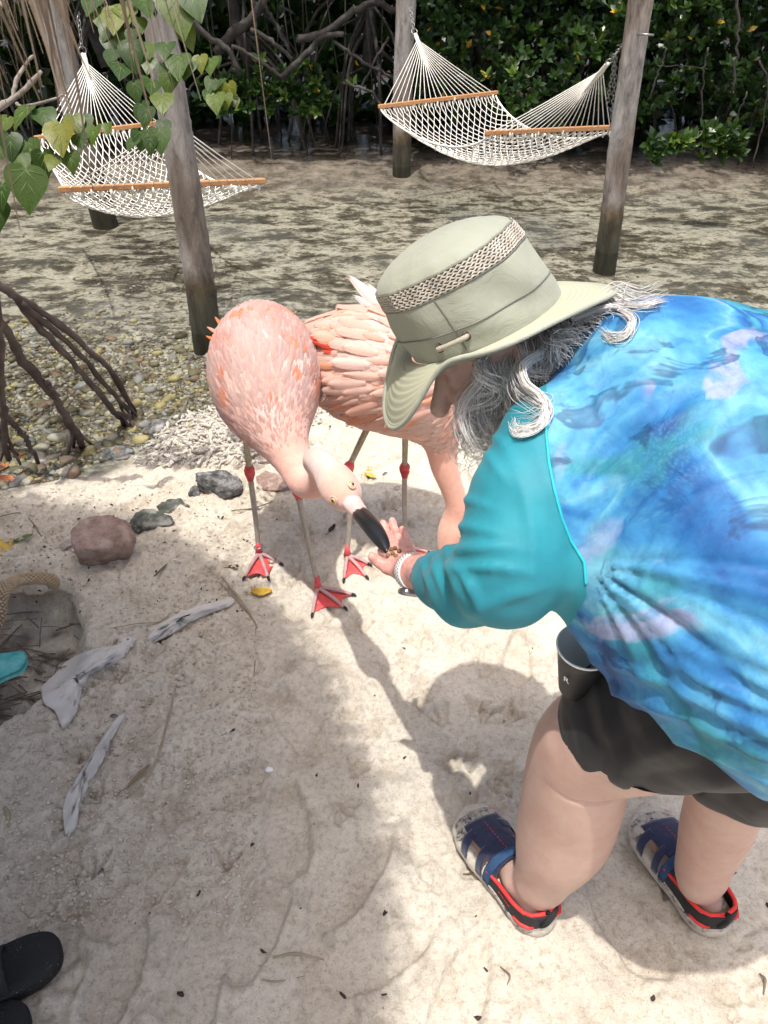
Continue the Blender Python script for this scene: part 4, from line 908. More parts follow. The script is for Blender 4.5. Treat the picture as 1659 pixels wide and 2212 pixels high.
grn = ramp(nt, ntex(nt, 5.5, 4, .5, .8, vec=mapped(nt, (1, 1, 1), loc=(5, 2, 1))), [(.52, (0, 0, 0)), (.64, (.75, .75, .75))]); base = mixc(nt, grn, base, (.045, .36, .38))
lil = ramp(nt, ntex(nt, 7.5, 3, .5, .9, vec=vb.outputs[0]), [(.0, (0, 0, 0)), (.63, (0, 0, 0)), (.69, (.8, .8, .8)), (1, (1, 1, 1))]); base = mixc(nt, lil, base, (.52, .55, .80))
cell = ramp(nt, vor(nt, 210, vec=vb.outputs[0]), [(.25, (.30, .30, .30)), (.6, (0, 0, 0))]); cm = ramp(nt, ntex(nt, 7, 4, vec=mapped(nt, loc=(1, 7, 3))), [(.54, (0, 0, 0)), (.62, (1, 1, 1))])
cc = N.new('ShaderNodeMix'); cc.data_type = 'RGBA'; cc.blend_type = 'MULTIPLY'; cc.inputs[0].default_value = 1; L.new(cell, cc.inputs[6]); L.new(cm, cc.inputs[7]); base = mixc(nt, cc.outputs[2], base, (.14, .52, .74))
drk = ramp(nt, ntex(nt, 7.5, 4, .55, 1.2, vec=mapped(nt, loc=(9, 3, 4))), [(.57, (0, 0, 0)), (.60, (.65, .65, .65)), (.70, (.15, .15, .15))]); base = mixc(nt, drk, base, (.006, .045, .17))
sa_ = N.new('ShaderNodeVertexColor'); sa_.layer_name = 'Col'; ss_ = N.new('ShaderNodeSeparateColor'); L.new(sa_.outputs[0], ss_.inputs[0])
fine_ = ramp(nt, ntex(nt, 34, 6, .7, .5), [(.35, (.34, .38, .46)), (.5, (.50, .52, .56)), (.65, (.64, .63, .62))]); base = mixc(nt, 1, base, fine_, 'MULTIPLY')
teal = ramp(nt, ntex(nt, 7, 6, .65), [(.33, (.014, .175, .235)), (.67, (.024, .26, .325))]); base = mixc(nt, ramp(nt, ss_.outputs[0], [(.497, (0, 0, 0)), (.503, (1, 1, 1))]), base, teal)
L.new(base, b.inputs['Base Color']); b.inputs['Roughness'].default_value = .6; b.inputs['Sheen Weight'].default_value = .05; b.inputs['Specular IOR Level'].default_value = .3
bump(nt, b, ntex(nt, 700, 2, .5), .08, .0006); MINK = m
MSHORT = simple('black_swim_fabric', [(.0035, .004, .006), (.006, .007, .010)], 20, .6, .2, 500, .0006, sheen=.08, spec=.3)
PPX = lambda L_: [(P(x, y, d), r*d/FP) for x, y, d, r in L_]
SPX = lambda L_: PPX(spline(np.array(L_, float), len(L_)*3-2))
def union(parts_, ks):
    def fn(p):
        v = None
        for ch, k in parts_:
            w = None
            for i in range(len(ch)-1):
                d = sd_cone(p, ch[i][0], ch[i+1][0], ch[i][1], ch[i+1][1]); w = d if w is None else smin(w, d, k)
            if len(ch) == 1: w = np.linalg.norm(p-ch[0][0], axis=-1)-ch[0][1]
            v = w if v is None else smin(v, w, ks)
        return v
    return fn
def allpts(parts_): return [q for ch, k in parts_ for q in ch]
prt = root('person', (.45, .80, 0), 'person in a blue print shirt, black shorts and sun hat bending to feed the flamingo', 'person')
def net_mesh(fn, lo, hi, h, it=2):
    V, F = surfnet(fn, lo, hi, h); V = relax(V, F, it); N_ = vnormals(V, F)
    f1 = fn(V[:200]+N_[:200]*h); f0 = fn(V[:200]-N_[:200]*h)
    if (f1 < f0).mean() > .5: F = F[:, ::-1]; N_ = -N_
    return V, F, N_
# --- legs, hips and trunk under the clothes
legL = SPX([(1560, 1500, .95, 180), (1340, 1585, 1.14, 118), (1262, 1615, 1.20, 92), (1243, 1690, 1.27, 96), (1224, 1775, 1.345, 91), (1203, 1830, 1.385, 73), (1178, 1880, 1.43, 50), (1162, 1915, 1.465, 42)])
legR = SPX([(1680, 1560, 1.08, 180), (1605, 1640, 1.17, 98), (1570, 1720, 1.27, 70), (1547, 1790, 1.345, 62), (1525, 1850, 1.41, 48), (1512, 1905, 1.46, 42)])
trunk = PPX([(1700, 1400, .92, 240), (1600, 1150, .95, 230), (1440, 900, 1.02, 170)])
neck = PPX([(1420, 860, 1.04, 90), (1260, 790, 1.06, 62), (1150, 770, 1.05, 60)])
armL = PPX([(1190, 960, .97, 85), (1125, 1200, .94, 80), (1085, 1255, .95, 66), (1000, 1265, 1.06, 52), (930, 1240, 1.19, 38), (893, 1235, 1.26, 31)])
armR = PPX([(1420, 780, 1.15, 60), (1440, 1150, 1.20, 50), (1420, 1380, 1.16, 40), (1350, 1405, 1.13, 28)])
# feet
def footpts(heel, toe, left):
    h = PZ(*heel); t = PZ(*toe); f = unit((t-h)*[1, 1, 0]); L_ = np.linalg.norm((t-h)[:2]); s = np.cross([0, 0, 1], f)
    return h, f, s, L_
FT = [footpts((1164, 2012), (1016, 1764), True), footpts((1538, 2014), (1392, 1768), False)]
def fp(ft, u, v, z): h, f, s, L_ = ft; return h*[1, 1, 0]+f*u*L_+s*v+np.array([0, 0, z])
ftch = []
for ft, ank in zip(FT, (legL[-1][0], legR[-1][0])):
    ftch.append([(ank, .034), (fp(ft, .30, 0, .062), .033), (fp(ft, .5, 0, .046), .027), (fp(ft, .72, .0, .036), .020)])
    ftch.append([(fp(ft, .30, 0, .058), .032), (fp(ft, .14, 0, .052), .027)])
    ftch.append([(fp(ft, .55, .018, .036), .022), (fp(ft, .78, .022, .032), .018)]); ftch.append([(fp(ft, .55, -.018, .036), .022), (fp(ft, .78, -.020, .032), .018)])
    for k, v in enumerate((-.034, -.017, .0, .016, .031)):
        e = (.95, .955, .93, .90, .86)[k] if ft is FT[1] else (.95, .955, .93, .90, .86)[k]
        ftch.append([(fp(ft, .74, v*.9, .036), .013), (fp(ft, e-.03, v, .032), (.0125 if k == 0 else .009))])
body_parts = [(legL, .03), (legR, .03), (trunk, .05), (neck, .03)]+[(c, .008) for c in ftch]
fnb = union(body_parts, .014)
def fn_body(p): return fnb(p)
lo, hi = bounds(allpts(body_parts[:2])+[q for c in ftch for q in c], .01); V1, F1, N1 = net_mesh(fn_body, lo, [hi[0], hi[1], .62], .0055)
N_ = N1; V1 = V1-N1*(.0009*fbm(V1*14, 2))[:, None]
kn = P(1290, 1712, 1.17); dcr = (V1-kn); fold = np.exp(-(dcr[:, 2]/.006)**2)*np.exp(-((dcr[:, 0])/.05)**2); V1 = V1-N1*(.008*fold)[:, None]
# head with a face, seen under the brim
HU = unit(camdir((-.414, .80, .42))); HF0 = camdir((-.88, -.48, .05)); HF = unit(HF0-HU*np.dot(HF0, HU)); HS = np.cross(HU, HF)   # up, forward, left side
HC = P(1052, 700, 1.06)
def hp(f, s, u): return HC+HF*f+HS*s+HU*u
Rh = np.array([HF, HS, HU])
def fn_head(p):
    v = sd_ell(p, hp(.0, 0, .005), (.098, .076, .085), Rh)
    v = smin(v, sd_ell(p, hp(.020, 0, -.075), (.070, .062, .085), Rh), .03)
    v = smin(v, sd_ell(p, hp(.052, 0, -.135), (.030, .032, .028), Rh), .03)               # chin
    v = smin(v, sd_cone(p, hp(.088, 0, -.035), hp(.112, 0, -.078), .009, .015), .014)      # nose
    for s in (-1, 1):
        v = smin(v, sd_ell(p, hp(.070, s*.036, -.070), (.022, .020, .020), Rh), .02)       # cheeks
        v = smin(v, sd_ell(p, hp(.085, s*.030, -.018), (.012, .022, .010), Rh), .012)      # brow
        v = smin(v, sd_ell(p, hp(-.008, s*.078, -.055), (.018, .008, .032), Rh), .006)     # ears
        v = -smin(-v, sd_ell(p, hp(.094, s*.031, -.036), (.010, .014, .010), Rh), .008)    # eye sockets
        v = smin(v, sd_ell(p, hp(.082, s*.031, -.038), (.013, .014, .012), Rh), .003)
    v = smin(v, sd_cone(p, hp(.086, -.018, -.108), hp(.086, .018, -.108), .008, .008), .008)   # lips
    v = smin(v, sd_cone(p, hp(.083, -.015, -.118), hp(.083, .015, -.118), .008, .008), .006)
    v = smin(v, sd_cone(p, hp(-.03, 0, -.10), neck[0][0], .055, .062), .03)
    return v
tk_parts = [(trunk, .05), (neck, .03), (armL[:5], .03), (armR, .03), (legL[:6], .03), (legR[:6], .03)]; fnt = union(tk_parts, .04); lo_, hi_ = bounds(allpts(tk_parts), .02); V5, F5, N5 = net_mesh(lambda p: fnt(p)+.012, lo_, hi_, .014)
lo = HC-.2; hi = HC+.2; V2, F2, N2 = net_mesh(fn_head, lo, hi, .0042)
# hand: palm up, fingers away, thumb to the left
def hpx(x, y, d): return P(x, y, d)
wr = P(893, 1235, 1.26)
palm = [(hpx(880, 1226, 1.285), .026)]
knk = {'index': [(830, 1190, 1.375, 10.5), (822, 1171, 1.41, 9.6), (817, 1152, 1.43, 9.0), (815, 1144, 1.43, 8.2)],
       'middle': [(846, 1182, 1.385, 10.5), (837, 1156, 1.42, 9.0), (829, 1136, 1.43, 8.6), (827, 1130, 1.43, 7.8)],
       'ring': [(863, 1180, 1.385, 10.5), (856, 1153, 1.42, 9.0), (848.5, 1132, 1.43, 8.6), (847, 1125, 1.43, 7.8)],
       'little': [(882, 1183, 1.375, 9.5), (877, 1164, 1.40, 8.4), (871, 1148, 1.41, 8.0), (869, 1143, 1.41, 7.2)]}
thumb = [(862, 1232, 1.295, 20), (838, 1226, 1.31, 15), (820, 1215, 1.315, 12.2), (808, 1206, 1.315, 11.0), (804, 1202, 1.31, 9.6)]
fing = {k: PPX(v) for k, v in knk.items()}; thb = PPX(thumb)
def fn_hand(p):
    v = sd_cone(p, wr+unit(P(930, 1236, 1.19)-wr)*.06, wr, .030, .0275)
    v = smin(v, sd_cone(p, wr, palm[0][0], .0275, .025), .02)
    q = [fing[k][0][0] for k in ('index', 'middle', 'ring', 'little')]
    hl = P(884, 1220, 1.295); rr_ = [.0135, .0135, .013, .0125]
    for e, r0 in zip(q, rr_): v = smin(v, sd_cone(p, hl, e, .0200, r0-.001), .008)
    for a_, b_ in zip(q, q[1:]): v = smin(v, sd_cone(p, a_, b_, .0105, .0105), .005)
    t = None
    for i in range(len(thb)-1): d = sd_cone(p, thb[i][0], thb[i+1][0], thb[i][1], thb[i+1][1]); t = d if t is None else smin(t, d, .004)
    v = smin(v, t, .012)
    v = smin(v, sd_cone(p, hl, P(858, 1220, 1.315), .020, .017), .01)
    cup = sd_ell(p, P(856, 1199, 1.325)+camdir((0, .010, .012)), (.024, .022, .014), None); v = -smin(-v, cup+.003, .012)
    for k in fing:
        w = None
        for i in range(3): d = sd_cone(p, fing[k][i][0], fing[k][i+1][0], fing[k][i][1], fing[k][i+1][1]); w = d if w is None else smin(w, d, .003)
        v = smin(v, w, .0018)
    return v
hb = bounds([(wr+unit(P(930, 1236, 1.19)-wr)*.055, .03)]+[q for v_ in fing.values() for q in v_]+thb, .006); V3, F3, N3 = net_mesh(fn_hand, hb[0], hb[1], .0018, 1)
# right hand holding the cup
cupc = P(1258, 1430, 1.065); cup_up = unit(np.array([-.05, -.10, 1]))
def chp(a, z, r_): s = unit(np.cross(cup_up, [0, 1, 0])); f = np.cross(cup_up, s); return cupc+cup_up*z+(s*math.cos(a)+f*math.sin(a))*r_
def fn_hand2(p):
    v = sd_cone(p, P(1350, 1405, 1.13), P(1330, 1410, 1.12), .026, .024)
    w0 = P(1345, 1410, 1.12)
    for k, z in enumerate((.030, .012, -.006, -.022)):
        c1 = P(1322, 1418, 1.125)+cup_up*(z-.0); c2 = P(1308, 1412, 1.075)+cup_up*(z); c3 = P(1292, 1420, 1.050)+cup_up*z
        v = smin(v, smin(sd_cone(p, w0, c1, .018, .0105), smin(sd_cone(p, c1, c2, .0102, .0092), sd_cone(p, c2, c3, .0092, .0078), .003), .003), .004)
    v = smin(v, smin(sd_cone(p, w0, P(1312, 1400, 1.15), .016, .012), sd_cone(p, P(1312, 1400, 1.15), P(1296, 1388, 1.165), .0115, .009), .003), .008)
    v = smin(v, sd_cone(p, w0, P(1420, 1380, 1.16), .022, .027), .01)
    return v
V4, F4, N4 = net_mesh(fn_hand2, P(1350, 1410, 1.12)-[.10, .09, .09], P(1350, 1410, 1.12)+[.07, .09, .09], .003)
nV = np.cumsum([0, len(V1), len(V2), len(V3), len(V4)]); Fa = np.concatenate([F1, F2+nV[1], F3+nV[2], F4+nV[3], F5+nV[4]])
mi = np.concatenate([np.zeros(len(F1)), np.zeros(len(F2)), np.ones(len(F3)), np.zeros(len(F4)), np.zeros(len(F5))]).astype(int)
part('body', mesh('body', np.concatenate([V1, V2, V3, V4, V5]), Fa, [MSKIN, MHAND], True, None, mi), prt)
MNAIL = simple('nail', [(.66, .42, .36)], 10, .3, 0)
for c_, d_ in ((P(803, 1197, 1.313), (-.6, .3, .8)),):
    V, F = ICO[2]; R = np.array([unit(camdir((-.8, .4, -.2))), unit(np.cross(unit(camdir(d_)), camdir((-.8, .4, -.2)))), unit(camdir(d_))]); part('nail', mesh('nail', (V*[.006, .0045, .0016])@R+c_, F, MNAIL), prt)

# --- shirt
sh_parts = [(PPX([(1112, 1080, 1.11, 60), (1300, 1000, 1.11, 150)]), .04), (PPX([(1410, 1000, 1.13, 165), (1505, 1230, 1.09, 225), (1640, 1400, 1.05, 260)]), .05), (PPX([(1330, 830, 1.07, 150), (1405, 868, 1.02, 205), (1505, 1040, .97, 278), (1615, 1235, .92, 318), (1690, 1390, .90, 305)]), .05), (PPX([(1500, 850, 1.08, 190), (1640, 960, 1.04, 262), (1760, 1200, .98, 330), (1800, 1380, .95, 330)]), .05),  # leading chains: unseen bulk added to block sun and fill the body's shadow
            (PPX([(1300, 1120, .95, 118), (1360, 1230, .94, 130), (1470, 1400, .93, 120)]), .04)]
slv_parts = [(PPX([(1290, 930, 1.0, 150), (1210, 960, .965, 118), (1150, 1090, .94, 128), (1118, 1200, .93, 112), (1092, 1252, .94, 92), (1010, 1270, 1.04, 74), (960, 1255, 1.12, 56), (912, 1240, 1.21, 44), (900, 1238, 1.225, 42)]), .035)]
body_sh = union(sh_parts, .06); slv = union(slv_parts, .03)
UA = P(1262, 1212, .90)                                   # underarm point, the folds fan out from it
def ridge(x): return 1-np.abs(np.mod(x, 2)-1)*2
def shirt_disp(V):
    loc = V-CAMP; dep = loc@np.array([0, cp, -sp]); px = CX+FP*loc[:, 0]/dep; py = CY-FP*(loc@np.array([0, sp, cp]))/dep
    r = np.hypot(px-1262, py-1215); th = np.arctan2(py-1215, px-1262)     # fold layout measured on the cloth
    w = fbm(V*4, 2)*.10
    d = .0
    k = sstep(-.25, .05, th)*(1-sstep(.95, 1.15, th)); d = d+k*np.exp(-r/420)*sstep(10, 80, r)*.0110*ridge(th*6.2+w*5)**3
    d = d+sstep(.05, .6, th)*(1-sstep(1.1, 1.3, th))*.006*ridge(th*11+w*8+1)*np.exp(-r/300)*sstep(10, 80, r)
    R2 = np.hypot(px-1750, py-1450); k2 = sstep(1130, 1260, px)*(1-sstep(1350, 1620, px))*sstep(700, 830, py)*(1-sstep(1120, 1230, py)); d = d+k2*.0060*ridge(R2/30+w*9)
    k3 = sstep(1380, 1480, py); d = d+k3*.010*ridge((py-.42*px)/46+w*6)**2
    return d+.003*fbm(V*9, 3)
h = .0062
def pxof(V):
    loc = V-CAMP; dep = loc@np.array([0, cp, -sp]); return CX+FP*loc[..., 0]/dep, CY-FP*(loc@np.array([0, sp, cp]))/dep
hemn = unit(np.cross(P(1400, 1530, .9)-CAMP, P(1659, 1708, .95)-CAMP))
hipc = P(1700, 1400, .92)
legs_ax = unit(P(1690, 1750, 1.2)-hipc)
hem0 = P(1530, 1660, .80); hemd = unit(np.cross(unit(P(1659, 1712, .82)-P(1400, 1530, .85)), unit(hipc-CAMP)))
if np.dot(hemd, legs_ax) < 0: hemd = -hemd
def fn_shirt(p):
    lowcut = (p-hem0)@hemd; v = np.maximum(body_sh(p), lowcut-.02*vnoise(p*9)); v = smin(v, slv(p), .03)
    e = sd_cone(p, P(1385, 1500, .95), P(1215, 1262, .96), .02, .02)
    return smin(v, e, .03)
sl_end = P(934, 1246, 1.175); sl_ax = unit(sl_end-P(960, 1255, 1.12))
def fn_shirt2(p):
    v = fn_shirt(p); v = np.maximum(v, (p-sl_end)@sl_ax); return v
lo, hi = bounds(allpts(sh_parts)+allpts(slv_parts), .045); V, F, N_ = net_mesh(fn_shirt2, lo, np.minimum(hi, [1.05, 9, 9]), h, 3)
d = shirt_disp(V); fs = slv(V)-body_sh(V)
# elbow and sleeve folds
def fold_at(V, px0, py0, ang, ln, wd, amp):
    px, py = pxof(V); c_, s_ = math.cos(ang), math.sin(ang); u = (px-px0)*c_+(py-py0)*s_; v = -(px-px0)*s_+(py-py0)*c_-(.0011*u*u); return amp*np.exp(-(u/ln)**2)*np.exp(-(v/wd)**2)
sl = fs < -.004
fd = np.zeros(len(V))
for a in ((1010, 1080, .25, 50, 8, .006), (1015, 1140, .15, 60, 9, .007), (1022, 1185, -.1, 70, 10, .009), (1040, 1225, .0, 80, 9, .008), (985, 1240, 1.25, 60, 10, .010), (1020, 1265, 1.1, 55, 9, .010), (950, 1245, 1.3, 50, 8, .007), (1090, 1290, -.35, 80, 12, .006), (1150, 1150, 1.45, 130, 12, .004), (1200, 1080, 1.35, 110, 10, .004), (920, 1240, 1.2, 35, 6, .005), (1065, 1000, .9, 40, 9, .005), (1075, 950, .7, 30, 7, .005)): fd += fold_at(V, *a)
d = np.where(sl, fd-.5*np.roll(fd, 0)*0+.0018*fbm(V*14, 3), d)
V = V+N_*d[:, None]; V = relax(V, F, 1, .35)
SX = lambda y: np.interp(y, [500, 860, 940, 1000, 1060, 1120, 1170, 1215, 1290, 1400], [1196, 1180, 1180, 1186, 1198, 1214, 1234, 1262, 1268, 1200])
px, py = pxof(V); att = np.clip(.5+(SX(py)-px)/400, 0, 1)
shirt = part('shirt', mesh('shirt', V, F, [MINK], True, np.stack([att]*3, 1)), prt)
from mathutils.bvhtree import BVHTree
bvh = BVHTree.FromPolygons([tuple(v) for v in V.tolist()], F.tolist())
q = []
for y_ in np.linspace(880, 1262, 80):
    r_y = ray(float(SX(y_)), y_); hit = bvh.ray_cast(Vector(CAMP), Vector(r_y).normalized())
    if hit[0] is not None: q.append(np.array(hit[0])-r_y*.0008)
part('seam', mesh('seam', *tube(spline(np.array(q), 100), .0019, 6), simple('teal_thread', [(.02, .42, .50)], 10, .6, 0)), prt)
# cuff thickness
cq = []; 
# --- shorts
so_parts = [(PPX([(1720, 1430, .94, 270), (1560, 1480, .985, 205), (1400, 1545, 1.09, 142), (1320, 1572, 1.14, 118)]), .05), (PPX([(1760, 1470, 1.02, 260), (1660, 1590, 1.12, 165), (1600, 1640, 1.17, 126)]), .05)]
so = union(so_parts, .05)
eL = P(1262, 1600, 1.17); axL = unit(P(1255, 1615, 1.2)-P(1420, 1540, 1.08)); eR = P(1590, 1700, 1.22); axR = unit(P(1568, 1760, 1.3)-P(1640, 1600, 1.12))
def fn_short(p):
    vL = union([so_parts[0]], .05)(p); vR = union([so_parts[1]], .05)(p)
    vL = np.maximum(vL, (p-eL)@axL-.006*vnoise(p*30)); vR = np.maximum(vR, (p-eR)@axR-.006*vnoise(p*30)); return smin(vL, vR, .035)
lo, hi = bounds(allpts(so_parts), .03); V, F, N_ = net_mesh(fn_short, lo, np.minimum(hi, [1.1, 9, 9]), .0065, 2)
px, py = pxof(V); w = fbm(V*5, 2)*.4; d = .0035*ridge((py*.55+px*.25)/34+w*2)*sstep(1250, 1400, px)+.0045*ridge((px-.3*py)/40+w)*(1-sstep(1330, 1450, px))*.5+.002*fbm(V*16, 3)
hemb = np.exp(-(((V-eL)@axL+.030)/.003)**2); d = d-.0015*hemb
V = V+N_*d[:, None]; part('shorts', mesh('shorts', V, F, MSHORT), prt)

# --- hat
m, nt, N, L, b = nodes('hat_fabric')
L.new(ramp(nt, ntex(nt, 4, 6, .6), [(.35, (.27, .285, .225)), (.65, (.35, .365, .295))]), b.inputs['Base Color']); b.inputs['Roughness'].default_value = .75; b.inputs['Sheen Weight'].default_value = .15
g_ = math_(nt, 'ADD', math_(nt, 'MULTIPLY', ntex(nt, 16, 8, .68, 1.8), 2.2), math_(nt, 'MULTIPLY', ntex(nt, 900, 2), .12)); bump(nt, b, g_, .40, .004); MHAT = m
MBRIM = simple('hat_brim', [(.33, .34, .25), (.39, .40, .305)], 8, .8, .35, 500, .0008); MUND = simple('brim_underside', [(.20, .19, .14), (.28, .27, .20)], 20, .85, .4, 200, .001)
MKNIT = simple('knit_band', [(.34, .31, .26), (.48, .45, .395)], 60, .9, .3, 300, .001); MTHR = simple('hat_thread', [(.16, .155, .13)], 40, .8, 0); MEYLET = simple('bronze_eyelet', [(.07, .05, .035)], 40, .45, 0)
def hatp(f, s, u): return HC+HF*f+HS*s+HU*u
na = 96; A = np.arange(na)*2*math.pi/na
def crown_ring(u):                                         # radii of the crown at height u
    hs = [0, .02, .05, .085, .110, .120, .131, .139, .143]; a_ = [.114, .1135, .112, .108, .102, .092, .071, .042, .0]; b_ = [.098, .0975, .096, .093, .088, .078, .060, .036, .0]
    return np.interp(u, hs, a_), np.interp(u, hs, b_)
def crown_pt(ang, u, off=0.):
    a0, b0 = crown_ring(u); a0 += off; b0 += off
    wob = .0020*np.sin(ang*5+u*60)*sstep(.0, .02, u)+.0028*math.sin(ang*9+2)*math.exp(-((u-.055)/.03)**2)+.0015*math.sin(ang*17)*math.exp(-((u-.105)/.02)**2)
    a0 += wob*min(1, a0*12); b0 += wob*min(1, b0*12); return hatp(a0*math.cos(ang)+.021*u/.1*1.0+.002, b0*math.sin(ang), u-.006*math.cos(ang)*min(1, a0/.10)*sstep(.03, .10, u)+.004)
us = np.concatenate([np.linspace(-.004, .083, 18), [.0845, .1075], .109+.0339*np.sin(np.linspace(0, math.pi/2, 18))]); G = []
for u in us: G.append([crown_pt(a, max(u, 0), -.004 if .084 < u < .108 else 0)+HU*min(u, 0) for a in A])
V, F = grid(np.array(G), closed_v=True); F.append(tuple((len(us)-1)*na+j for j in range(na)))
hat_o = part('hat', mesh('hat', V, F, MHAT), prt)
def hp_(name, me): o = part(name, me, prt); o.parent = hat_o; o.location = (0, 0, 0); return o
# knit band: rows of little stitches
mb = MB()
for r_i, u in enumerate(np.linspace(.0862, .1063, 7)):
    pts = []; ns = 150
    for j in range(ns+1):
        a = 2*math.pi*j/ns+(r_i % 2)*math.pi/ns; pts.append(crown_pt(a, u+.0012*(1 if j % 2 else -1), .0002+.0011*(1 if j % 2 else -1)))
    mb.add(*tube(np.array(pts), .0016, 5, False))
hp_('knit_band', mb.mesh('knit_band', MKNIT))
for u in (.0835, .1090, .032): hp_('seam', mesh('seam', *tube(np.array([crown_pt(a, u, .0006) for a in np.linspace(0, 2*math.pi, 120)]), .0011, 5, False), MTHR))
for a in (1.0, -1.0, 3.14): hp_('seam', mesh('seam', *tube(np.array([crown_pt(a+.02*math.sin(t*40), t, .0005) for t in np.linspace(.002, .083, 24)]), .0009, 5), MTHR))
# brim
def brim_pt(ang, t, up=0.):
    a0, b0 = crown_ring(0); ca_, sa_ = math.cos(ang), math.sin(ang)
    qf = math.exp(-((abs(math.atan2(sa_, ca_))-.85)/.36)**2)
    w = (.072+.012*max(ca_, 0)**2)*(1-.30*qf); ra, rb = a0+w*t, b0+w*t*.92
    droop = -.064*max(ca_, 0)**3*t**1.6-.030*max(-ca_, 0)**2*t**1.5+.012*sa_**2*t**2-.004*t+.024*qf*t**1.5
    st = .0007*math.cos(t*2*math.pi*9)*(t > .08)*(t < .93)+(.002 if t > .95 else 0)
    return hatp(ra*ca_+.004-.012*max(ca_, 0)**3*t**3, rb*sa_, droop+st+up+.001)
ts = np.linspace(-.02, 1, 76); G = np.array([[brim_pt(a, t) for a in A] for t in ts]); G2 = np.array([[brim_pt(a, t, -.0035) for a in A] for t in ts[::6]])
V, F = grid(G, closed_v=True); hp_('brim', mesh('brim', V, [tuple(reversed(f)) for f in F], MBRIM))
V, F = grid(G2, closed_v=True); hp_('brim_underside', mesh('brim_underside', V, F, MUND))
pts = np.array([brim_pt(a, 1.0, -.0015) for a in np.linspace(0, 2*math.pi, 140)]); hp_('brim_edge', mesh('brim_edge', *tube(pts, .0034, 8, False), MHAT))
sa = {1: 1.62, 2: 1.05}
ea, eb = crown_pt(1.22, .012, .001), crown_pt(1.78, .030, .001)
ea, eb = crown_pt(.72, .016, .001), crown_pt(1.10, .020, .001)
for q_ in (ea, eb): hp_('eyelet', mesh('eyelet', *torus(q_, .0052, .0017, HF, HU, 20, 7), MEYLET))
nn_ = unit(ea+eb-2*HC-HU*.03); hp_('cord', mesh('cord', *tube(spline([ea-nn_*.002, ea+nn_*.006, (ea+eb)/2+nn_*.009, eb+nn_*.006, eb-nn_*.002], 20), .0036, 8), simple('cord', [(.34, .31, .25), (.42, .39, .33)], 80, .9, .4, 400, .001)))

# --- hair: grey curly strands
m, nt, N, L, b = nodes('grey_hair'); a = N.new('ShaderNodeVertexColor'); a.layer_name = 'Col'; L.new(a.outputs[0], b.inputs['Base Color']); b.inputs['Roughness'].default_value = .38; b.inputs['Specular IOR Level'].default_value = .5; MHAIR = m
hr = np.random.default_rng(55); Vs, Fs, Cs, off = [], [], [], 0
def strand(pts, r0, curl, freq, tone, n=26, k=4, lay=False, ph0=None):
    global off
    q = spline(pts, n)
    if lay:                                                # let the lock rest on the cloth instead of sinking into it
        for i in range(n):
            d_ = Vector(q[i]-CAMP); h_ = bvh.ray_cast(Vector(CAMP), d_.normalized())
            if h_[0] is not None and abs(h_[3]-d_.length) < .14 and h_[3] < d_.length+.012+.004*hr.random(): q[i] = CAMP+np.array(d_.normalized())*(h_[3]-.005-.006*hr.random())
    T, Nn_, B = frames(q); t = np.linspace(0, 1, n); ph = (hr.uniform(0, 6.28) if ph0 is None else ph0+hr.normal(0, .28)); am = curl*t**.8
    q = q+Nn_*(am*np.sin(t*freq+ph))[:, None]+B*(am*np.cos(t*freq+ph))[:, None]
    V, F = tube(q, r0*np.interp(t, [0, .1, .8, 1], [.7, 1, .8, .25]), k, False)
    Vs.append(V); Fs.append(np.array(F)+off); off += len(V); Cs.append(np.tile(np.array([tone*1.0, tone*.98, tone*.95]), (len(V), 1)))
def lock(path, n, spread, curl, freq, r0=.0006, jit=.012, tone=None, lay=False):
    P_ = [P(*q) for q in path]
    ph_ = hr.uniform(0, 6.28); cu_ = curl*hr.uniform(.8, 1.3); fr_ = freq*hr.uniform(.85, 1.2)
    for _ in range(n):
        o1 = hr.normal(0, spread, 3); o2 = o1+hr.normal(0, jit, 3); m_ = len(P_); pts = [p+o1*(1-i/(m_-1))+o2*(i/(m_-1)) for i, p in enumerate(P_)]
        strand(pts, r0*hr.uniform(.7, 1.3), cu_*hr.uniform(.9, 1.1), fr_*hr.uniform(.97, 1.03), (tone*hr.uniform(.7, 1.12) if tone else np.clip(hr.normal(.66, .14), .3, .88)), lay=lay, ph0=ph_)
# the curtain from under the brim down past the cheek
for _ in range(60):
    x0 = hr.uniform(1030, 1215); d0 = 1.0+hr.uniform(-.02, .08); y0 = np.interp(x0, [1015, 1215], [790, 725]); x1 = x0-hr.uniform(-10, 45); L_ = hr.uniform(90, 205)*np.interp(x0, [1015, 1080, 1215], [1.0, 1.05, .75])
    lock([(x0+8, y0-25, d0+.03), (x0, y0+20, d0), (x0+hr.uniform(-18, 18), y0+L_*.5, d0+.01), (x1+hr.uniform(-10, 18), y0+L_, d0+.03)], 26, .0042, .013, hr.uniform(6, 12), .00048, .006)
for _ in range(34):                                        # wispy ends and tight ringlets
    x0 = hr.uniform(1010, 1110); y0 = hr.uniform(860, 930); lock([(x0, y0, 1.05), (x0-8+hr.uniform(-12, 12), y0+40, 1.06), (x0+hr.uniform(-15, 25), y0+hr.uniform(60, 110), 1.07)], 8, .006, .014, hr.uniform(9, 17), .00045, .016)
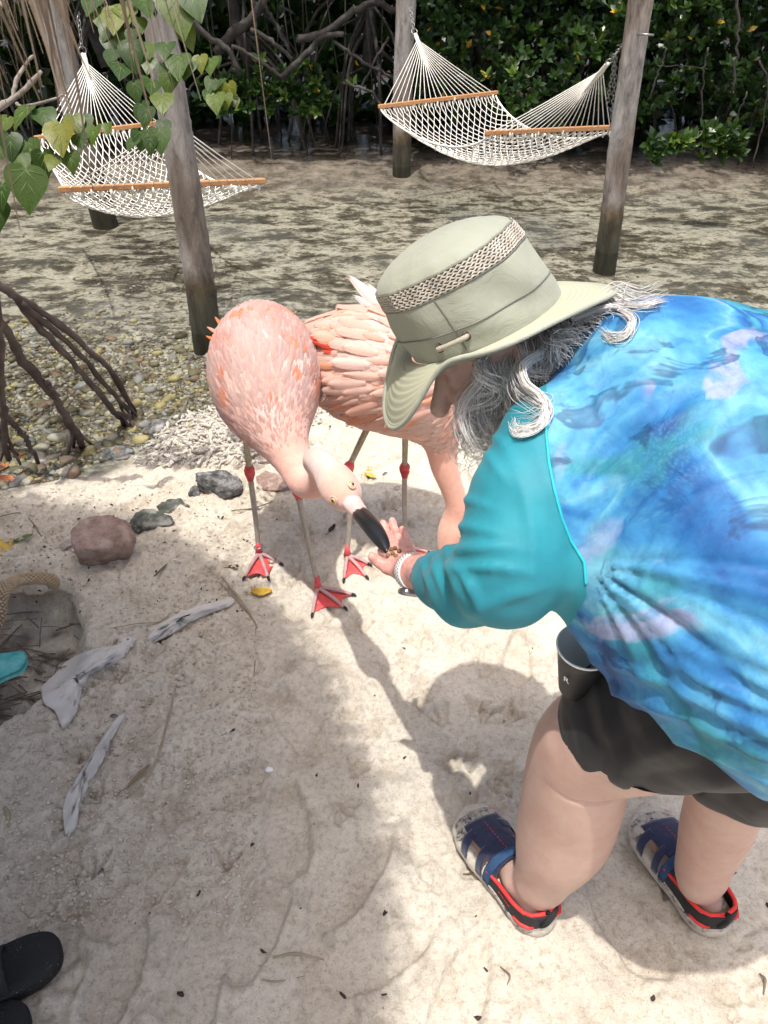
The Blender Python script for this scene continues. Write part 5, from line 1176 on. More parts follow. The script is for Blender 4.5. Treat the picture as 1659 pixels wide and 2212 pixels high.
# bright curled locks falling on the shoulder
bright = .72
lock([(1165, 765, .985), (1128, 790, .955), (1135, 830, .93), (1170, 860, .915), (1182, 895, .905), (1160, 925, .90), (1120, 935, .905), (1112, 915, .91)], 46, .0028, .0022, 6, .0005, .0035, bright, True)
lock([(1150, 770, .99), (1115, 800, .96), (1118, 840, .94), (1150, 868, .93), (1178, 880, .92), (1150, 915, .92), (1118, 918, .93)], 20, .004, .005, 9, .00045, .007, .5, True)
lock([(1240, 690, .985), (1290, 672, .97), (1330, 668, .965), (1362, 690, .96), (1352, 722, .955), (1318, 728, .955), (1300, 718, .955)], 34, .0028, .002, 5, .0005, .0035, .6, True)
lock([(1300, 660, 1.0), (1340, 655, .99), (1390, 660, .985), (1432, 648, .985)], 40, .0035, .003, 5, .0005, .005, .62, True)
lock([(1310, 640, 1.01), (1350, 622, 1.0), (1400, 640, .99), (1430, 640, .99)], 14, .005, .005, 6, .00045, .008, .6, True)
for _ in range(40):
    x0 = hr.uniform(1180, 1330); y0 = np.interp(x0, [1180, 1330], [745, 640]); lock([(x0-10, y0-15, 1.01), (x0+12, y0+8, .985), (x0+30+hr.uniform(-20, 30), y0+hr.uniform(0, 40), .975)], 6, .005, .005, 8, .00042, .009)
lock([(905, 815, 1.08), (890, 835, 1.08), (905, 850, 1.08), (930, 852, 1.08)], 3, .003, .003, 6, .0004, .004, .15)
part('hair', mesh('hair', np.concatenate(Vs), np.concatenate(Fs), MHAIR, True, np.concatenate(Cs)), prt)
# hair mass underneath so the strands lie on something
fnh = union([(PPX([(1060, 790, 1.07, 40), (1120, 830, 1.06, 55), (1090, 900, 1.07, 34)]), .03), (PPX([(1180, 770, 1.05, 55), (1290, 690, 1.05, 42)]), .03)], .03)
V, F, N_ = net_mesh(fnh, P(1160, 800, 1.06)-.16, P(1160, 800, 1.06)+.16, .006); V = V+N_*(.006*fbm(V*[30, 30, 12], 3))[:, None]
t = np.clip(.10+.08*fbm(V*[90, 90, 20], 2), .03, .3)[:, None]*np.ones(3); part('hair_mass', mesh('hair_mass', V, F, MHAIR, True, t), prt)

# --- watch on the wrist
MWH = simple('white_silicone', [(.80, .80, .80)], 10, .5, 0); MDOT = simple('dark_strap_hole', [(.03, .03, .035)], 10, .6, 0); MALU = simple('watch_case', [(.30, .30, .31)], 30, .3, 0); MALU.node_tree.nodes['Principled BSDF'].inputs['Metallic'].default_value = .9
MGLS = simple('watch_glass', [(.005, .005, .006)], 10, .08, 0)
wax = unit(wr-P(930, 1240, 1.19)); wc = wr-wax*.004; wu = unit(np.cross(wax, camdir((0, 0, 1)))); wv = np.cross(wax, wu); RW, RV = .0315, .0310
watch = root('watch', wc, 'white perforated strap watch worn on the outstretched wrist', 'watch')
bandp = lambda a, s, o=0.: wc+wax*s+(wu*math.cos(a)*(RW+o)+wv*math.sin(a)*(RV+o))
G = np.array([[bandp(a, s, -.0015*abs(s)/.0125) for s in np.linspace(-.0125, .0125, 7)] for a in np.linspace(0, 2*math.pi, 72)]); V, F = thick(G, .0022); part('strap', mesh('strap', V, F, MWH), watch)
mb = MB()
for i in range(38):
    a = 2*math.pi*i/38
    for j, s in enumerate((-.0078, 0, .0078)):
        aa = a+(math.pi/38 if j % 2 else 0); c_ = bandp(aa, s, .0016); n_ = unit(wu*math.cos(aa)+wv*math.sin(aa)); t_ = np.cross(n_, wax); qn = 10
        for sg in (1, -1):
            cc_ = c_+n_*(.0012 if sg > 0 else -.0034); ring = [cc_+.0015*(math.cos(p_)*wax+math.sin(p_)*t_) for p_ in np.arange(qn)*2*math.pi/qn]; mb.add(ring, [tuple(range(qn))])
part('strap_holes', mb.mesh('strap_holes', MDOT, False), watch)
ca_a = math.atan2(np.dot(camdir((-.15, -1, .05)), wv), np.dot(camdir((-.15, -1, .05)), wu)); cc_ = bandp(ca_a, 0, .004); n_ = unit(wu*math.cos(ca_a)+wv*math.sin(ca_a)); t_ = np.cross(n_, wax)
def rbox(c, a, b_, n, ha, hb, hn, rr_=.3, k=6):
    ring = []
    for q in range(32):
        th = 2*math.pi*q/32; cx_ = abs(math.cos(th))**.45*math.copysign(1, math.cos(th)); sy_ = abs(math.sin(th))**.45*math.copysign(1, math.sin(th)); ring.append((cx_, sy_))
    G = [[c+a*x_*ha*s_+b_*y_*hb*s_+n*z_ for x_, y_ in ring] for s_, z_ in ((.85, -hn), (1, -hn*.6), (1, hn*.5), (.93, hn*.85), (.8, hn))]
    V, F = grid(np.array(G), closed_v=True); F.append(tuple(4*32+j for j in range(32))); F.append(tuple(31-j for j in range(32))); return V, F
part('case', mesh('case', *rbox(cc_, t_, wax, n_, .021, .0175, .0055), MALU), watch); part('glass', mesh('glass', *rbox(cc_+n_*.0040, t_, wax, n_, .0175, .0145, .0022), MGLS), watch)

# --- sandals
MNAVY = simple('navy_textile', [(.010, .014, .045), (.020, .028, .078)], 60, .9, .5, 500, .001, sheen=.3); MBLKT = simple('black_neoprene', [(.012, .013, .014), (.03, .03, .03)], 40, .8, .4, 400, .001)
MREDT = simple('red_lining', [(.60, .025, .03), (.72, .05, .04)], 30, .6, .2); MBLUE = simple('blue_strap_edge', [(.018, .045, .11), (.03, .075, .16)], 60, .85, .4, 300, .001)
m, nt, N, L, b = nodes('sandy_rubber'); L.new(ramp(nt, ntex(nt, 45, 8, .75), [(.30, (.14, .14, .14)), (.38, (.48, .43, .37)), (.56, (.60, .54, .46))]), b.inputs['Base Color']); b.inputs['Roughness'].default_value = .95; bump(nt, b, ntex(nt, 120, 6, .8), .9, .004); MSOLE = m
m, nt, N, L, b = nodes('sanded_navy'); L.new(ramp(nt, ntex(nt, 55, 8, .8), [(.38, (.02, .028, .06)), (.44, (.22, .21, .20)), (.52, (.52, .47, .40))]), b.inputs['Base Color']); b.inputs['Roughness'].default_value = .95; bump(nt, b, ntex(nt, 140, 6, .8), .9, .004); MSANDN = m
WU = [0, .03, .1, .2, .35, .5, .65, .78, .9, .97, 1.0]; WW = [.008, .028, .041, .045, .045, .050, .056, .058, .050, .032, .008]; HUu = [0, .1, .2, .35, .5, .62, .75, .88, .96, 1.0]; HH = [.055, .066, .080, .098, .088, .078, .066, .052, .036, .018]
def sandal(ft, flip, label, seed):
    h_, f_, s_, L_ = ft; s_ = s_*flip; r = np.random.default_rng(seed); hz = height(h_[0]+f_[0]*.13, h_[1]+f_[1]*.13)
    rt = root('sandal', tuple(fp(ft, .5, 0, 0)), label, 'sandal', 'water sandals on the feet')
    def W(u): return np.interp(u, WU, WW)
    def cen(u): return .007*math.sin((u-.3)*3.0)            # the foot's inward curve
    def pt(u, v, z): return h_*[1, 1, 0]+f_*(u*L_*1.06-.012)+s_*(v+cen(u))+np.array([0, 0, z])
    us = 1-np.cos(np.linspace(0, math.pi, 30)); us = us/2; rows = []
    prof = [(0, .8, .004), (.55, 1, .004), (.95, 1.06, .008), (1, 1.09, .016), (1, 1.06, .026), (.98, .98, .034), (.9, .9, .035), (0, 0, .034)]
    out = []
    for side in (1, -1): 
        for u in (us if side == 1 else us[::-1]): out.append((u, side*W(u)))
    out = np.array(out); c0 = .5; G = []
    for kx, sc_, z in ((0, .02, -.004), (0, .90, -.004), (0, 1.0, .004), (0, 1.07, .014), (0, 1.07, .024), (0, 1.02, .032), (0, .93, .035), (0, .5, .033), (0, .02, .033)):
        G.append([pt(.5+(u-.5)*(1+(sc_-1)*.35) if sc_ > .6 else .5+(u-.5)*sc_, v*sc_, z+(.010*sstep(.80, 1, u)*(sc_ > .9)*(z > .01))) for u, v in out])
    V, F = grid(np.array(G), closed_v=True); V = V+.0012*fbm(V*160, 3)[:, None]*np.array([1, 1, .4]); part('sole', mesh('sole', V, F, MSOLE), rt)
    def up(u, th, off=0.):                                  # the shape of the foot's top: th 0 = inner edge, pi = outer edge
        hh = np.interp(u, HUu, HH)-.026+off; w_ = W(u)*.96+off; return pt(u, w_*math.cos(th), .026+hh*max(math.sin(th), 0)**.75)
    def patch(fu0, fu1, t0, t1, mat, name, off=.002, th_=.0032, n=16, k=22, lbl=None):
        tt = np.linspace(t0, t1, k); G = np.array([[up(fu0(t)+(fu1(t)-fu0(t))*q, t, off) for t in tt] for q in np.linspace(0, 1, n)])
        V, F = thick(G, -th_); V = V+.0006*fbm(V*90, 2)[:, None]; return part(name, mesh(name, V, F, mat), rt)
    pi = math.pi
    patch(lambda t: .80-.05*math.sin(t), lambda t: .985, .0, pi, MSANDN, 'toe_cap', .0015)
    patch(lambda t: .50, lambda t: .84, .27*pi, .78*pi, MNAVY, 'instep_panel', .003)
    for a0, a1, t0, t1 in ((.66, .73, 0, .35*pi), (.50, .56, 0, .34*pi), (.64, .73, .68*pi, pi), (.47, .55, .68*pi, pi)):
        patch(lambda t, a0=a0, t0=t0: a0+.06*math.sin(t), lambda t, a1=a1: a1+.06*math.sin(t), t0, t1, MNAVY, 'strap', .0035, .003, 6, 14)
    patch(lambda t: .415+.02*math.sin(t), lambda t: .475+.03*math.sin(t), .02*pi, .98*pi, MBLUE, 'ankle_strap', .006, .004, 6, 30)
    patch(lambda t: .365+.06*math.sin(t), lambda t: .44+.05*math.sin(t), .02*pi, .98*pi, MNAVY, 'ankle_strap', .0035, .003, 6, 30)
    # heel cup
    A_ = np.linspace(-1, 1, 40); top = lambda q: .068+.010*(1-abs(q))**2-.004*abs(q)
    def heel(q, z, off=0.): u = .46*abs(q)**1.15+.012; v = math.copysign(W(u)*(1.0 if abs(q) > .12 else abs(q)/.12*1.0), q); return pt(u-off*3*(1-abs(q)), v+math.copysign(off, q)*min(1, abs(q)*3)-math.copysign(.006, q)*sstep(.04, .075, z), z)
    G = np.array([[heel(q, .026+(top(q)-.026)*w_, .001) for q in A_] for w_ in np.linspace(0, 1, 8)]); V, F = thick(G, .004); part('heel_counter', mesh('heel_counter', V, F, MBLKT), rt)
    G = np.array([[heel(q, .026+.012*w_, .003) for q in A_] for w_ in np.linspace(0, 1, 4)]); V, F = thick(G, .004); part('heel_rand', mesh('heel_rand', V+.0008*fbm(V*120, 3)[:, None], F, MSANDN), rt)
    part('lining_edge', mesh('lining_edge', *tube(np.array([heel(q, top(q)-.001, -.0035) for q in A_]), .0042, 8), MREDT), rt)
    for q0 in (.38, -.38): part('red_patch', mesh('red_patch', *tube(np.array([heel(q0*(1-w_)*1.0+.10*math.copysign(w_, q0), .044+.002*w_, .0055) for w_ in np.linspace(0, 1, 8)]), [.0028, .0035, .004, .0045, .005, .0055, .0055, .003], 8, flat=.5), MREDT), rt)
    part('pull_tab', mesh('pull_tab', *tube(np.array([heel(.06, .050, .004), heel(.04, .072, .006), heel(0.02, .088, .002), heel(.03, .080, -.004)]), [.007, .0075, .007, .006], 8, flat=.5), MBLKT), rt)
    for k in range(9): c_ = up(.52+.032*k, .52*pi, .0062); part('stitch', mesh('stitch', *tube([c_-f_*.0025, c_+f_*.0025], .0009, 5), MREDT), rt)
    return rt, pt, up, heel
sa1 = sandal(FT[0], 1, 'sandy navy and red water sandal with toes showing, on the foot nearer the flamingos', 1)
sa2 = sandal(FT[1], 1, 'sandy navy and red water sandal at the lower right, with a loose blue strap end', 2)
a = PZ(1560, 1898, .05); e_ = PZ(1587, 1880, .06); V, F = tube([PZ(1540, 1905, .06), a, e_], [.004, .006, .006], 8, flat=.4); part('strap_end', mesh('strap_end', V, F, MBLUE), sa2[0])
# small red lettering on the side band of the near sandal
def lettering(txt, size, org, xa, ya, mat, parent, name):
    cu = bpy.data.curves.new(name, 'FONT'); cu.body = txt; cu.size = size; cu.extrude = .0002; t_ = bpy.data.objects.new(name, cu); COL.objects.link(t_)
    dg = bpy.context.evaluated_depsgraph_get(); me = bpy.data.meshes.new_from_object(t_.evaluated_get(dg)); bpy.data.objects.remove(t_)
    xa, ya = unit(xa), unit(ya); za = np.cross(xa, ya); R = Matrix(((xa[0], ya[0], za[0], org[0]), (xa[1], ya[1], za[1], org[1]), (xa[2], ya[2], za[2], org[2]), (0, 0, 0, 1))); me.transform(R)
    me.materials.clear(); me.materials.append(mat); return part(name, me, parent)
hl_ = sa1[3]; q0, q1 = hl_(.72, .054, .0068), hl_(.40, .054, .0068)
if np.dot(q1-q0, camdir((1, 0, 0))) < 0: q0, q1 = q1, q0
lettering('SPLASH SAFARI', .0052, q0-[0, 0, .001], q1-q0, [0, 0, 1], MREDT, sa1[0], 'lettering')

# --- cup held in the other hand
cup = root('paper_cup', cupc-cup_up*.06, 'black paper cup with a pale inside held at the thigh', 'cup')
MCUPK = simple('black_card', [(.018, .02, .023)], 10, .45, 0); MCUPW = simple('white_card', [(.88, .88, .87)], 10, .6, .1)
sx_ = unit(np.cross(cup_up, [0, 1, 0])); sy_ = np.cross(cup_up, sx_)
def lathe(prof, mat, name, parent, n=48):
    G = [[cupc+cup_up*z+sx_*math.cos(a)*r_+sy_*math.sin(a)*r_ for a in np.arange(n)*2*math.pi/n] for r_, z in prof]; V, F = grid(np.array(G), closed_v=True); return part(name, mesh(name, V, F, mat), parent)
lathe([(.0, -.061), (.0262, -.061), (.027, -.062), (.0395, .036)], MCUPK, 'cup_wall', cup); lathe([(.0388, .037), (.0262, -.055), (0, -.055)], MCUPW, 'cup_inside', cup)
V, F = torus(cupc+cup_up*.037, .0395, .0018, sx_, sy_, 48, 8); part('rim', mesh('rim', V, F, MCUPW), cup)
vd = unit(CAMP-cupc); vd = unit(vd-cup_up*np.dot(vd, cup_up)); tx = np.cross(cup_up, vd); pR_ = cupc+vd*.0338*math.cos(.5)-tx*.0338*math.sin(.5)-cup_up*.012
rd = unit(pR_-cupc+cup_up*.012); lettering('R', .017, pR_+rd*.0006-tx*.004, np.cross(cup_up, rd), cup_up+rd*.12, MCUPW, cup, 'lettering')

# --- food pellets on the palm
MPEL = simple('food_pellet', [(.16, .09, .045), (.28, .17, .09)], 120, .9, .6, 400, .001); pv = [mesh('food_pellet', *(lambda s: (ICO[2][0]*(1+.12*fbm(ICO[2][0]*1.7+s*4, 2)[:, None])*[.0048, .0042, .004], ICO[2][1]))(s), MPEL) for s in range(3)]
for i, (x, y, d_, lab) in enumerate(((845, 1186, 1.365, 'brown food pellet right at the tip of the black bill'), (848, 1195, 1.352, 'brown food pellet in the middle of the palm, left of the pair'), (862, 1190, 1.350, 'brown food pellet furthest from the bill on the palm'), (855, 1200, 1.345, 'brown food pellet below the pair in the palm'), (838, 1200, 1.355, 'brown food pellet between the bill tip and the thumb'), (853, 1184, 1.365, 'small brown food pellet beside the bill towards the fingers'))):
    c_ = P(x, y, d_); dr = unit(c_-CAMP); tt = np.linspace(-.06, .06, 240); f_ = fn_hand(c_+dr*tt[:, None]); k_ = np.argmax(f_ < 0); 
    if f_[k_] < 0: c_ = c_+dr*(tt[k_]-.0045)
    o = ob('food_pellet', pv[i % 3], None, c_, lab, 'food pellet', 'food pellets on the palm'); o.rotation_euler = (i, i*2, i*3)

# ================================================================== PALAPA, LEAFY BRANCH, THINGS ON THE SAND
MTH = None
m, nt, N, L, b = nodes('dry_thatch'); a = N.new('ShaderNodeVertexColor'); a.layer_name = 'Col'; L.new(a.outputs[0], b.inputs['Base Color']); b.inputs['Roughness'].default_value = .85; MTH = m
tr_ = np.random.default_rng(61); PC = np.array([-1.69, .29]); RE = 1.475; ZE = 1.84
pal = root('thatched_parasol', (PC[0], PC[1], 0), 'thatched palm parasol with a ragged dry fringe at the top left', 'parasol')
part('pole', mesh('pole', *tube([[PC[0], PC[1], -.1], [PC[0], PC[1], 2.7]], .05, 12), MPOST), pal)
Vs, Fs, Cs, off = [], [], [], 0
def blade(pts, w, tone):
    global off
    q = np.asarray(pts); n = len(q); T = np.gradient(q, axis=0); s = np.cross(T, tr_.normal(size=3)); s /= np.linalg.norm(s, axis=1)[:, None]+1e-9
    ww = w*np.interp(np.linspace(0, 1, n), [0, .3, .8, 1], [.8, 1, .6, .1])[:, None]; V = np.stack([q-s*ww, q+s*ww], 1).reshape(-1, 3)
    F = [(2*i, 2*i+1, 2*i+3, 2*i+2) for i in range(n-1)]; Vs.append(V); Fs.append(np.array(F)+off); off += 2*n; Cs.append(np.tile(tone, (2*n, 1)))
def tone_(): t = tr_.uniform(0, 1); return (np.array([.13, .095, .065])*(1-t)+np.array([.36, .29, .215])*t)
for i in range(27000):                                     # fringe all round the eave
    a = tr_.uniform(0, 2*math.pi); R = RE+tr_.normal(0, .05); z0 = ZE+tr_.uniform(-.02, .10); ln = (.13+.20*tr_.random()**1.4)*(1.0+.2*math.sin(a*9)); dr = np.array([math.cos(a), math.sin(a), 0]); tw = np.array([-math.sin(a), math.cos(a), 0])*tr_.normal(0, .10)
    p0 = np.array([PC[0], PC[1], 0])+dr*(R-.10)+[0, 0, z0+.05]; blade([p0, p0+dr*.08+[0, 0, -.06], p0+dr*.10+tw*.4*ln+[0, 0, -.06-ln*.5], p0+dr*(.10+tr_.normal(0, .02))+tw*ln*2+[0, 0, -.06-ln]], tr_.uniform(.0012, .0040), tone_())
for i in range(9000):                                      # the thatch itself, courses up the cone
    a = tr_.uniform(0, 2*math.pi); R = (RE-.33)*math.sqrt(tr_.random()); z = ZE+.12+(RE-R)*.62; dr = np.array([math.cos(a), math.sin(a), 0]); p0 = np.array([PC[0], PC[1], 0])+dr*R+[0, 0, z]
    blade([p0, p0+(dr*.16+[0, 0, -.09])*1.0+tr_.normal(0, .01, 3), p0+(dr*.34+[0, 0, -.21])+tr_.normal(0, .03, 3)], tr_.uniform(.006, .016), tone_())
part('thatch', mesh('thatch', np.concatenate(Vs), np.concatenate(Fs), MTH, True, np.concatenate(Cs)), pal, kind='stuff')
G = np.array([[[PC[0]+R*math.cos(a), PC[1]+R*math.sin(a), ZE+.06+(RE-R)*.62] for a in np.arange(48)*2*math.pi/48] for R in np.linspace(.05, RE-.06, 8)]); V, F = grid(G, closed_v=True)
part('roof_lining', mesh('roof_lining', V, F, simple('palm_matting', [(.14, .11, .08), (.22, .175, .13)], 30, .9, .4)), pal)
for k in range(10):
    a = k*.628; part('rafter', mesh('rafter', *tube([[PC[0], PC[1], ZE+RE*.6+.02], [PC[0]+RE*.97*math.cos(a), PC[1]+RE*.97*math.sin(a), ZE+.04]], .018, 8), MPOST), pal)

# ---- leafy branch with heart-shaped leaves
MHL = leafmat('heart_leaf', [(0, (.014, .036, .008)), (.45, (.030, .065, .011)), (.70, (.062, .10, .014)), (.90, (.15, .155, .02)), (1.05, (.28, .16, .025))], .42, False, .28, .22, True)
MVEIN = simple('leaf_vein', [(.16, .24, .07)], 20, .6, 0); MBR = simple('branch_bark', [(.10, .085, .07), (.20, .175, .15), (.30, .27, .24)], 30, .85, .5, 120, .002)
def heart(name, seed):
    r = np.random.default_rng(seed); nt_ = 15; G = []; L_ = 1.0
    prof_u = [-.16, -.13, -.04, .08, .22, .38, .55, .72, .86, .95, 1.0]; prof_w = [.10, .30, .42, .47, .47, .42, .32, .20, .10, .045, .0]
    sag = r.uniform(.10, .26); cup_ = r.uniform(-.05, .12); tw = r.uniform(-.15, .15)
    rows = []
    for u, w_ in zip(prof_u, prof_w):
        row = []
        for s in np.linspace(-1, 1, 9):
            uu = u if u > -.04 else u+(.16*(1-abs(s))**1.2 if u < -.10 else .05*(1-abs(s)))
            row.append((uu, s*w_, -sag*max(uu, 0)**2+cup_*(s*w_)**2*4+.012*math.sin(uu*19+s*3)*abs(s)+(.010 if abs(s) < .01 else 0)+tw*s*w_*uu))
        rows.append(row)
    V, F = grid(np.array(rows)); return mesh(name, V, F, MHL)
HLM = [heart('leaf', k) for k in range(6)]
vm = MB()
for k_, (s_, e_) in enumerate((((0, 0), (.95, 0)), ((0, 0), (.35, .30)), ((0, 0), (.35, -.30)), ((.25, 0), (.62, .20)), ((.25, 0), (.62, -.20)), ((0, 0), (.05, .36)), ((0, 0), (.05, -.36)))):
    vm.add(*tube([(s_[0], s_[1], .006-.15*s_[0]**2), ((s_[0]+e_[0])/2, (s_[1]+e_[1])/2, .012-.15*((s_[0]+e_[0])/2)**2), (e_[0], e_[1], .008-.15*e_[0]**2)], .006, 4))
VEIN = vm.mesh('veins', MVEIN)
D0 = 1.42
tree = root('leafy_tree', tuple(PY(-300, 280, 2.4)*[1, 1, 0]), 'seaside tree reaching a thin branch of drooping heart-shaped leaves in from the left', 'tree')
bl = np.random.default_rng(71)
KD = 1.42
def bch(pts, w0, w1, n=24, nm='branch'):
    w0 *= KD; w1 *= KD; q = spline([P(p_[0], p_[1], p_[2]*KD) for p_ in pts], n)+.0012*bl.normal(size=(n, 3)); rad = np.linspace(w0, w1, n)*(1+.10*bl.normal(size=n)); part(nm, mesh(nm, *tube(q, rad, 9), MBR), tree); return q
b1 = bch([(-220, 330, 1.5), (-100, 285, 1.47), (0, 260, 1.45), (60, 238, 1.44), (120, 215, 1.44), (175, 182, 1.44), (235, 167, 1.45)], .007, .004)
b2 = bch([(-220, 330, 1.5), (0, 262, 1.45), (105, 255, 1.41), (150, 300, 1.38), (175, 330, 1.36), (205, 318, 1.36), (280, 290, 1.37), (345, 262, 1.38), (395, 230, 1.39), (430, 200, 1.40), (460, 165, 1.41)], .009, .0045, 40)
b3 = bch([(400, 228, 1.39), (405, 200, 1.39), (412, 178, 1.39), (440, 135, 1.39), (448, 128, 1.39)], .0045, .003, 12); b4 = bch([(408, 234, 1.39), (420, 245, 1.39), (440, 240, 1.39), (490, 228, 1.40), (522, 210, 1.40)], .0035, .002, 12)
b5 = bch([(180, 332, 1.36), (170, 360, 1.37), (185, 372, 1.37), (212, 410, 1.37)], .0022, .001, 10, 'twig'); b6 = bch([(260, 300, 1.37), (270, 340, 1.36), (290, 372, 1.36), (322, 376, 1.36)], .002, .001, 10, 'twig')
b7 = bch([(140, -40, 1.5), (160, 40, 1.48), (178, 110, 1.46), (200, 180, 1.45), (230, 240, 1.44), (262, 292, 1.38)], .0022, .0018, 14, 'twig'); b8 = bch([(300, -60, 1.5), (290, 20, 1.46), (270, 90, 1.44)], .004, .002, 10)
b9 = bch([(395, -60, 1.46), (375, -10, 1.42), (370, 20, 1.40)], .005, .003, 10)
tk = np.array(tree.location); tk = tk+np.array([-.5, .1, 0]); tree.location = tuple(tk)
q = spline([tk, tk+[.05, 0, .7], P(-220, 330, 2.13), P(-300, 200, 2.25)+[0, 0, .5], P(-300, 100, 2.3)+[.1, .2, 1.1]], 24); part('trunk', mesh('trunk', *tube(q, np.linspace(.055, .03, 24), 12), MBR), tree)
def leaf(x, y, w, rot, d, face=(0, .25, 1), lbl=None, stalk=None):
    """x, y = where the stalk meets the blade; w = blade width in px; rot = direction of the tip, degrees from straight down (+ to the right)"""
    d = d*KD; c_ = P(x, y, d); a = math.radians(rot); tip = camdir((math.sin(a), -math.cos(a), bl.uniform(-.25, .2))); n_ = unit(camdir(np.array(face)+bl.normal(0, .22, 3)))
    s_ = w/.94*d/FP*1.13; o = ob('leaf', HLM[int(bl.integers(6))], tree); M = place_feather(o, c_, tip, n_, s_, 0); o.matrix_basis = Matrix.Translation(-tree.location) @ M
    v = ob('veins', VEIN, o)
    return o
LV = [(250, 20, 55, 0, 1.43), (268, 12, 50, 10, 1.44), (240, 50, 42, -20, 1.45), (287, 65, 32, 0, 1.42), (300, 40, 30, 8, 1.43), (285, 5, 30, -8, 1.44), (305, 0, 45, 12, 1.42), (240, 75, 45, 10, 1.45), (283, 95, 52, 8, 1.41), (262, 78, 40, 35, 1.44),
      (245, 110, 38, -5, 1.43), (318, 95, 34, 4, 1.42), (262, 138, 46, 0, 1.42), (322, 128, 32, -4, 1.42), (290, 180, 36, 8, 1.41), (325, 172, 40, 0, 1.41), (350, 205, 46, 4, 1.40), (305, 225, 40, 4, 1.39), (318, 235, 38, -10, 1.38), (352, 225, 22, 6, 1.40),
      (385, -8, 78, 8, 1.38), (410, -20, 60, 20, 1.37), (365, -20, 50, -10, 1.42), (395, 60, 42, 28, 1.40), (330, -20, 50, 5, 1.44), (360, 95, 42, 0, 1.40), (385, 122, 52, 5, 1.39), (404, 130, 44, -4, 1.40), (350, 138, 30, 10, 1.41), (365, 160, 38, -5, 1.40), (415, 125, 36, -8, 1.41), (432, 122, 32, 5, 1.40), (456, 128, 34, 2, 1.40), (468, 124, 20, 6, 1.41),
      (460, 172, 30, -20, 1.40), (470, 180, 26, 4, 1.41), (478, 172, 24, 0, 1.41), (493, 182, 34, 6, 1.40), (452, 195, 24, -10, 1.40), (466, 205, 40, 6, 1.39), (488, 205, 28, 4, 1.40), (500, 205, 24, 10, 1.41), (508, 212, 18, 8, 1.41),
      (60, 232, 52, -12, 1.42), (90, 240, 50, 20, 1.42), (130, 268, 66, 10, 1.38), (158, 250, 40, 20, 1.40), (180, 252, 38, 8, 1.41), (205, 275, 40, -5, 1.40), (170, 292, 34, 18, 1.39), (150, 330, 38, 8, 1.38), (20, 292, 46, 5, 1.40), (-8, 292, 56, 8, 1.42), (35, 330, 50, 30, 1.41), (60, 308, 48, 20, 1.41),
      (55, 368, 78, 10, 1.33), (92, 330, 44, 5, 1.40), (5, 400, 44, -4, 1.40), (-10, 440, 50, 6, 1.42), (302, 285, 36, -2, 1.37), (318, 280, 34, 14, 1.37), (345, 282, 46, 5, 1.36), (325, 300, 30, 0, 1.36), (352, 262, 30, 12, 1.38), (290, 300, 30, -14, 1.37), (232, 268, 24, 10, 1.38), (120, 340, 36, -10, 1.39), (75, 245, 40, 60, 1.43), (15, 255, 40, -20, 1.44), (215, 20, 44, 10, 1.46), (205, -10, 50, -8, 1.46)]
for l_ in LV: leaf(*l_)
r = np.random.default_rng(81)                              # the rest of the crown, above the picture
cp_ = np.concatenate([np.stack([r.normal(-1.85, .42, 240), r.normal(2.9, .45, 240), r.uniform(1.75, 2.7, 240)], 1), np.stack([r.normal(-.55, .30, 45), r.normal(2.9, .25, 45), r.uniform(1.9, 2.8, 45)], 1)[:6], np.stack([r.normal(-2.7, .6, 240), r.normal(2.6, .7, 240), r.uniform(1.7, 2.8, 240)], 1)])
V0, F0 = None, None
me0 = HLM[0]; co = np.empty(len(me0.vertices)*3, np.float32); me0.vertices.foreach_get('co', co); co = co.reshape(-1, 3)[::1]; f0 = np.array([p_.vertices[:] for p_ in me0.polygons]); Vs = []; Fs = []
for i, p_ in enumerate(cp_):
    d_ = unit([r.normal(0, .5), r.normal(0, .5), -.7]); n_ = unit(np.cross(d_, r.normal(size=3))); n_ = unit(n_+[0, 0, .8]); n_ = unit(n_-d_*np.dot(n_, d_)); s_ = np.cross(n_, d_); Vs.append((co[:, 0:1]*d_+co[:, 1:2]*s_+co[:, 2:3]*n_)*r.uniform(.06, .10)+p_); Fs.append(f0+i*len(co))
part('crown', mesh('crown', np.concatenate(Vs), np.concatenate(Fs), MHL), tree, kind='stuff')
for a_ in ((-1.6, 2.9), (-.8, 2.9), (-2.7, 2.6), (-1.9, 3.1)):
    q = spline([P(-300, 200, 2.25)+[0, 0, .6], np.array([(a_[0]-2.2)/2, (a_[1]+2.2)/2, 2.3]), np.array([a_[0], a_[1], 2.3])], 14); part('branch', mesh('branch', *tube(q, np.linspace(.018, .006, 14), 8), MBR), tree)

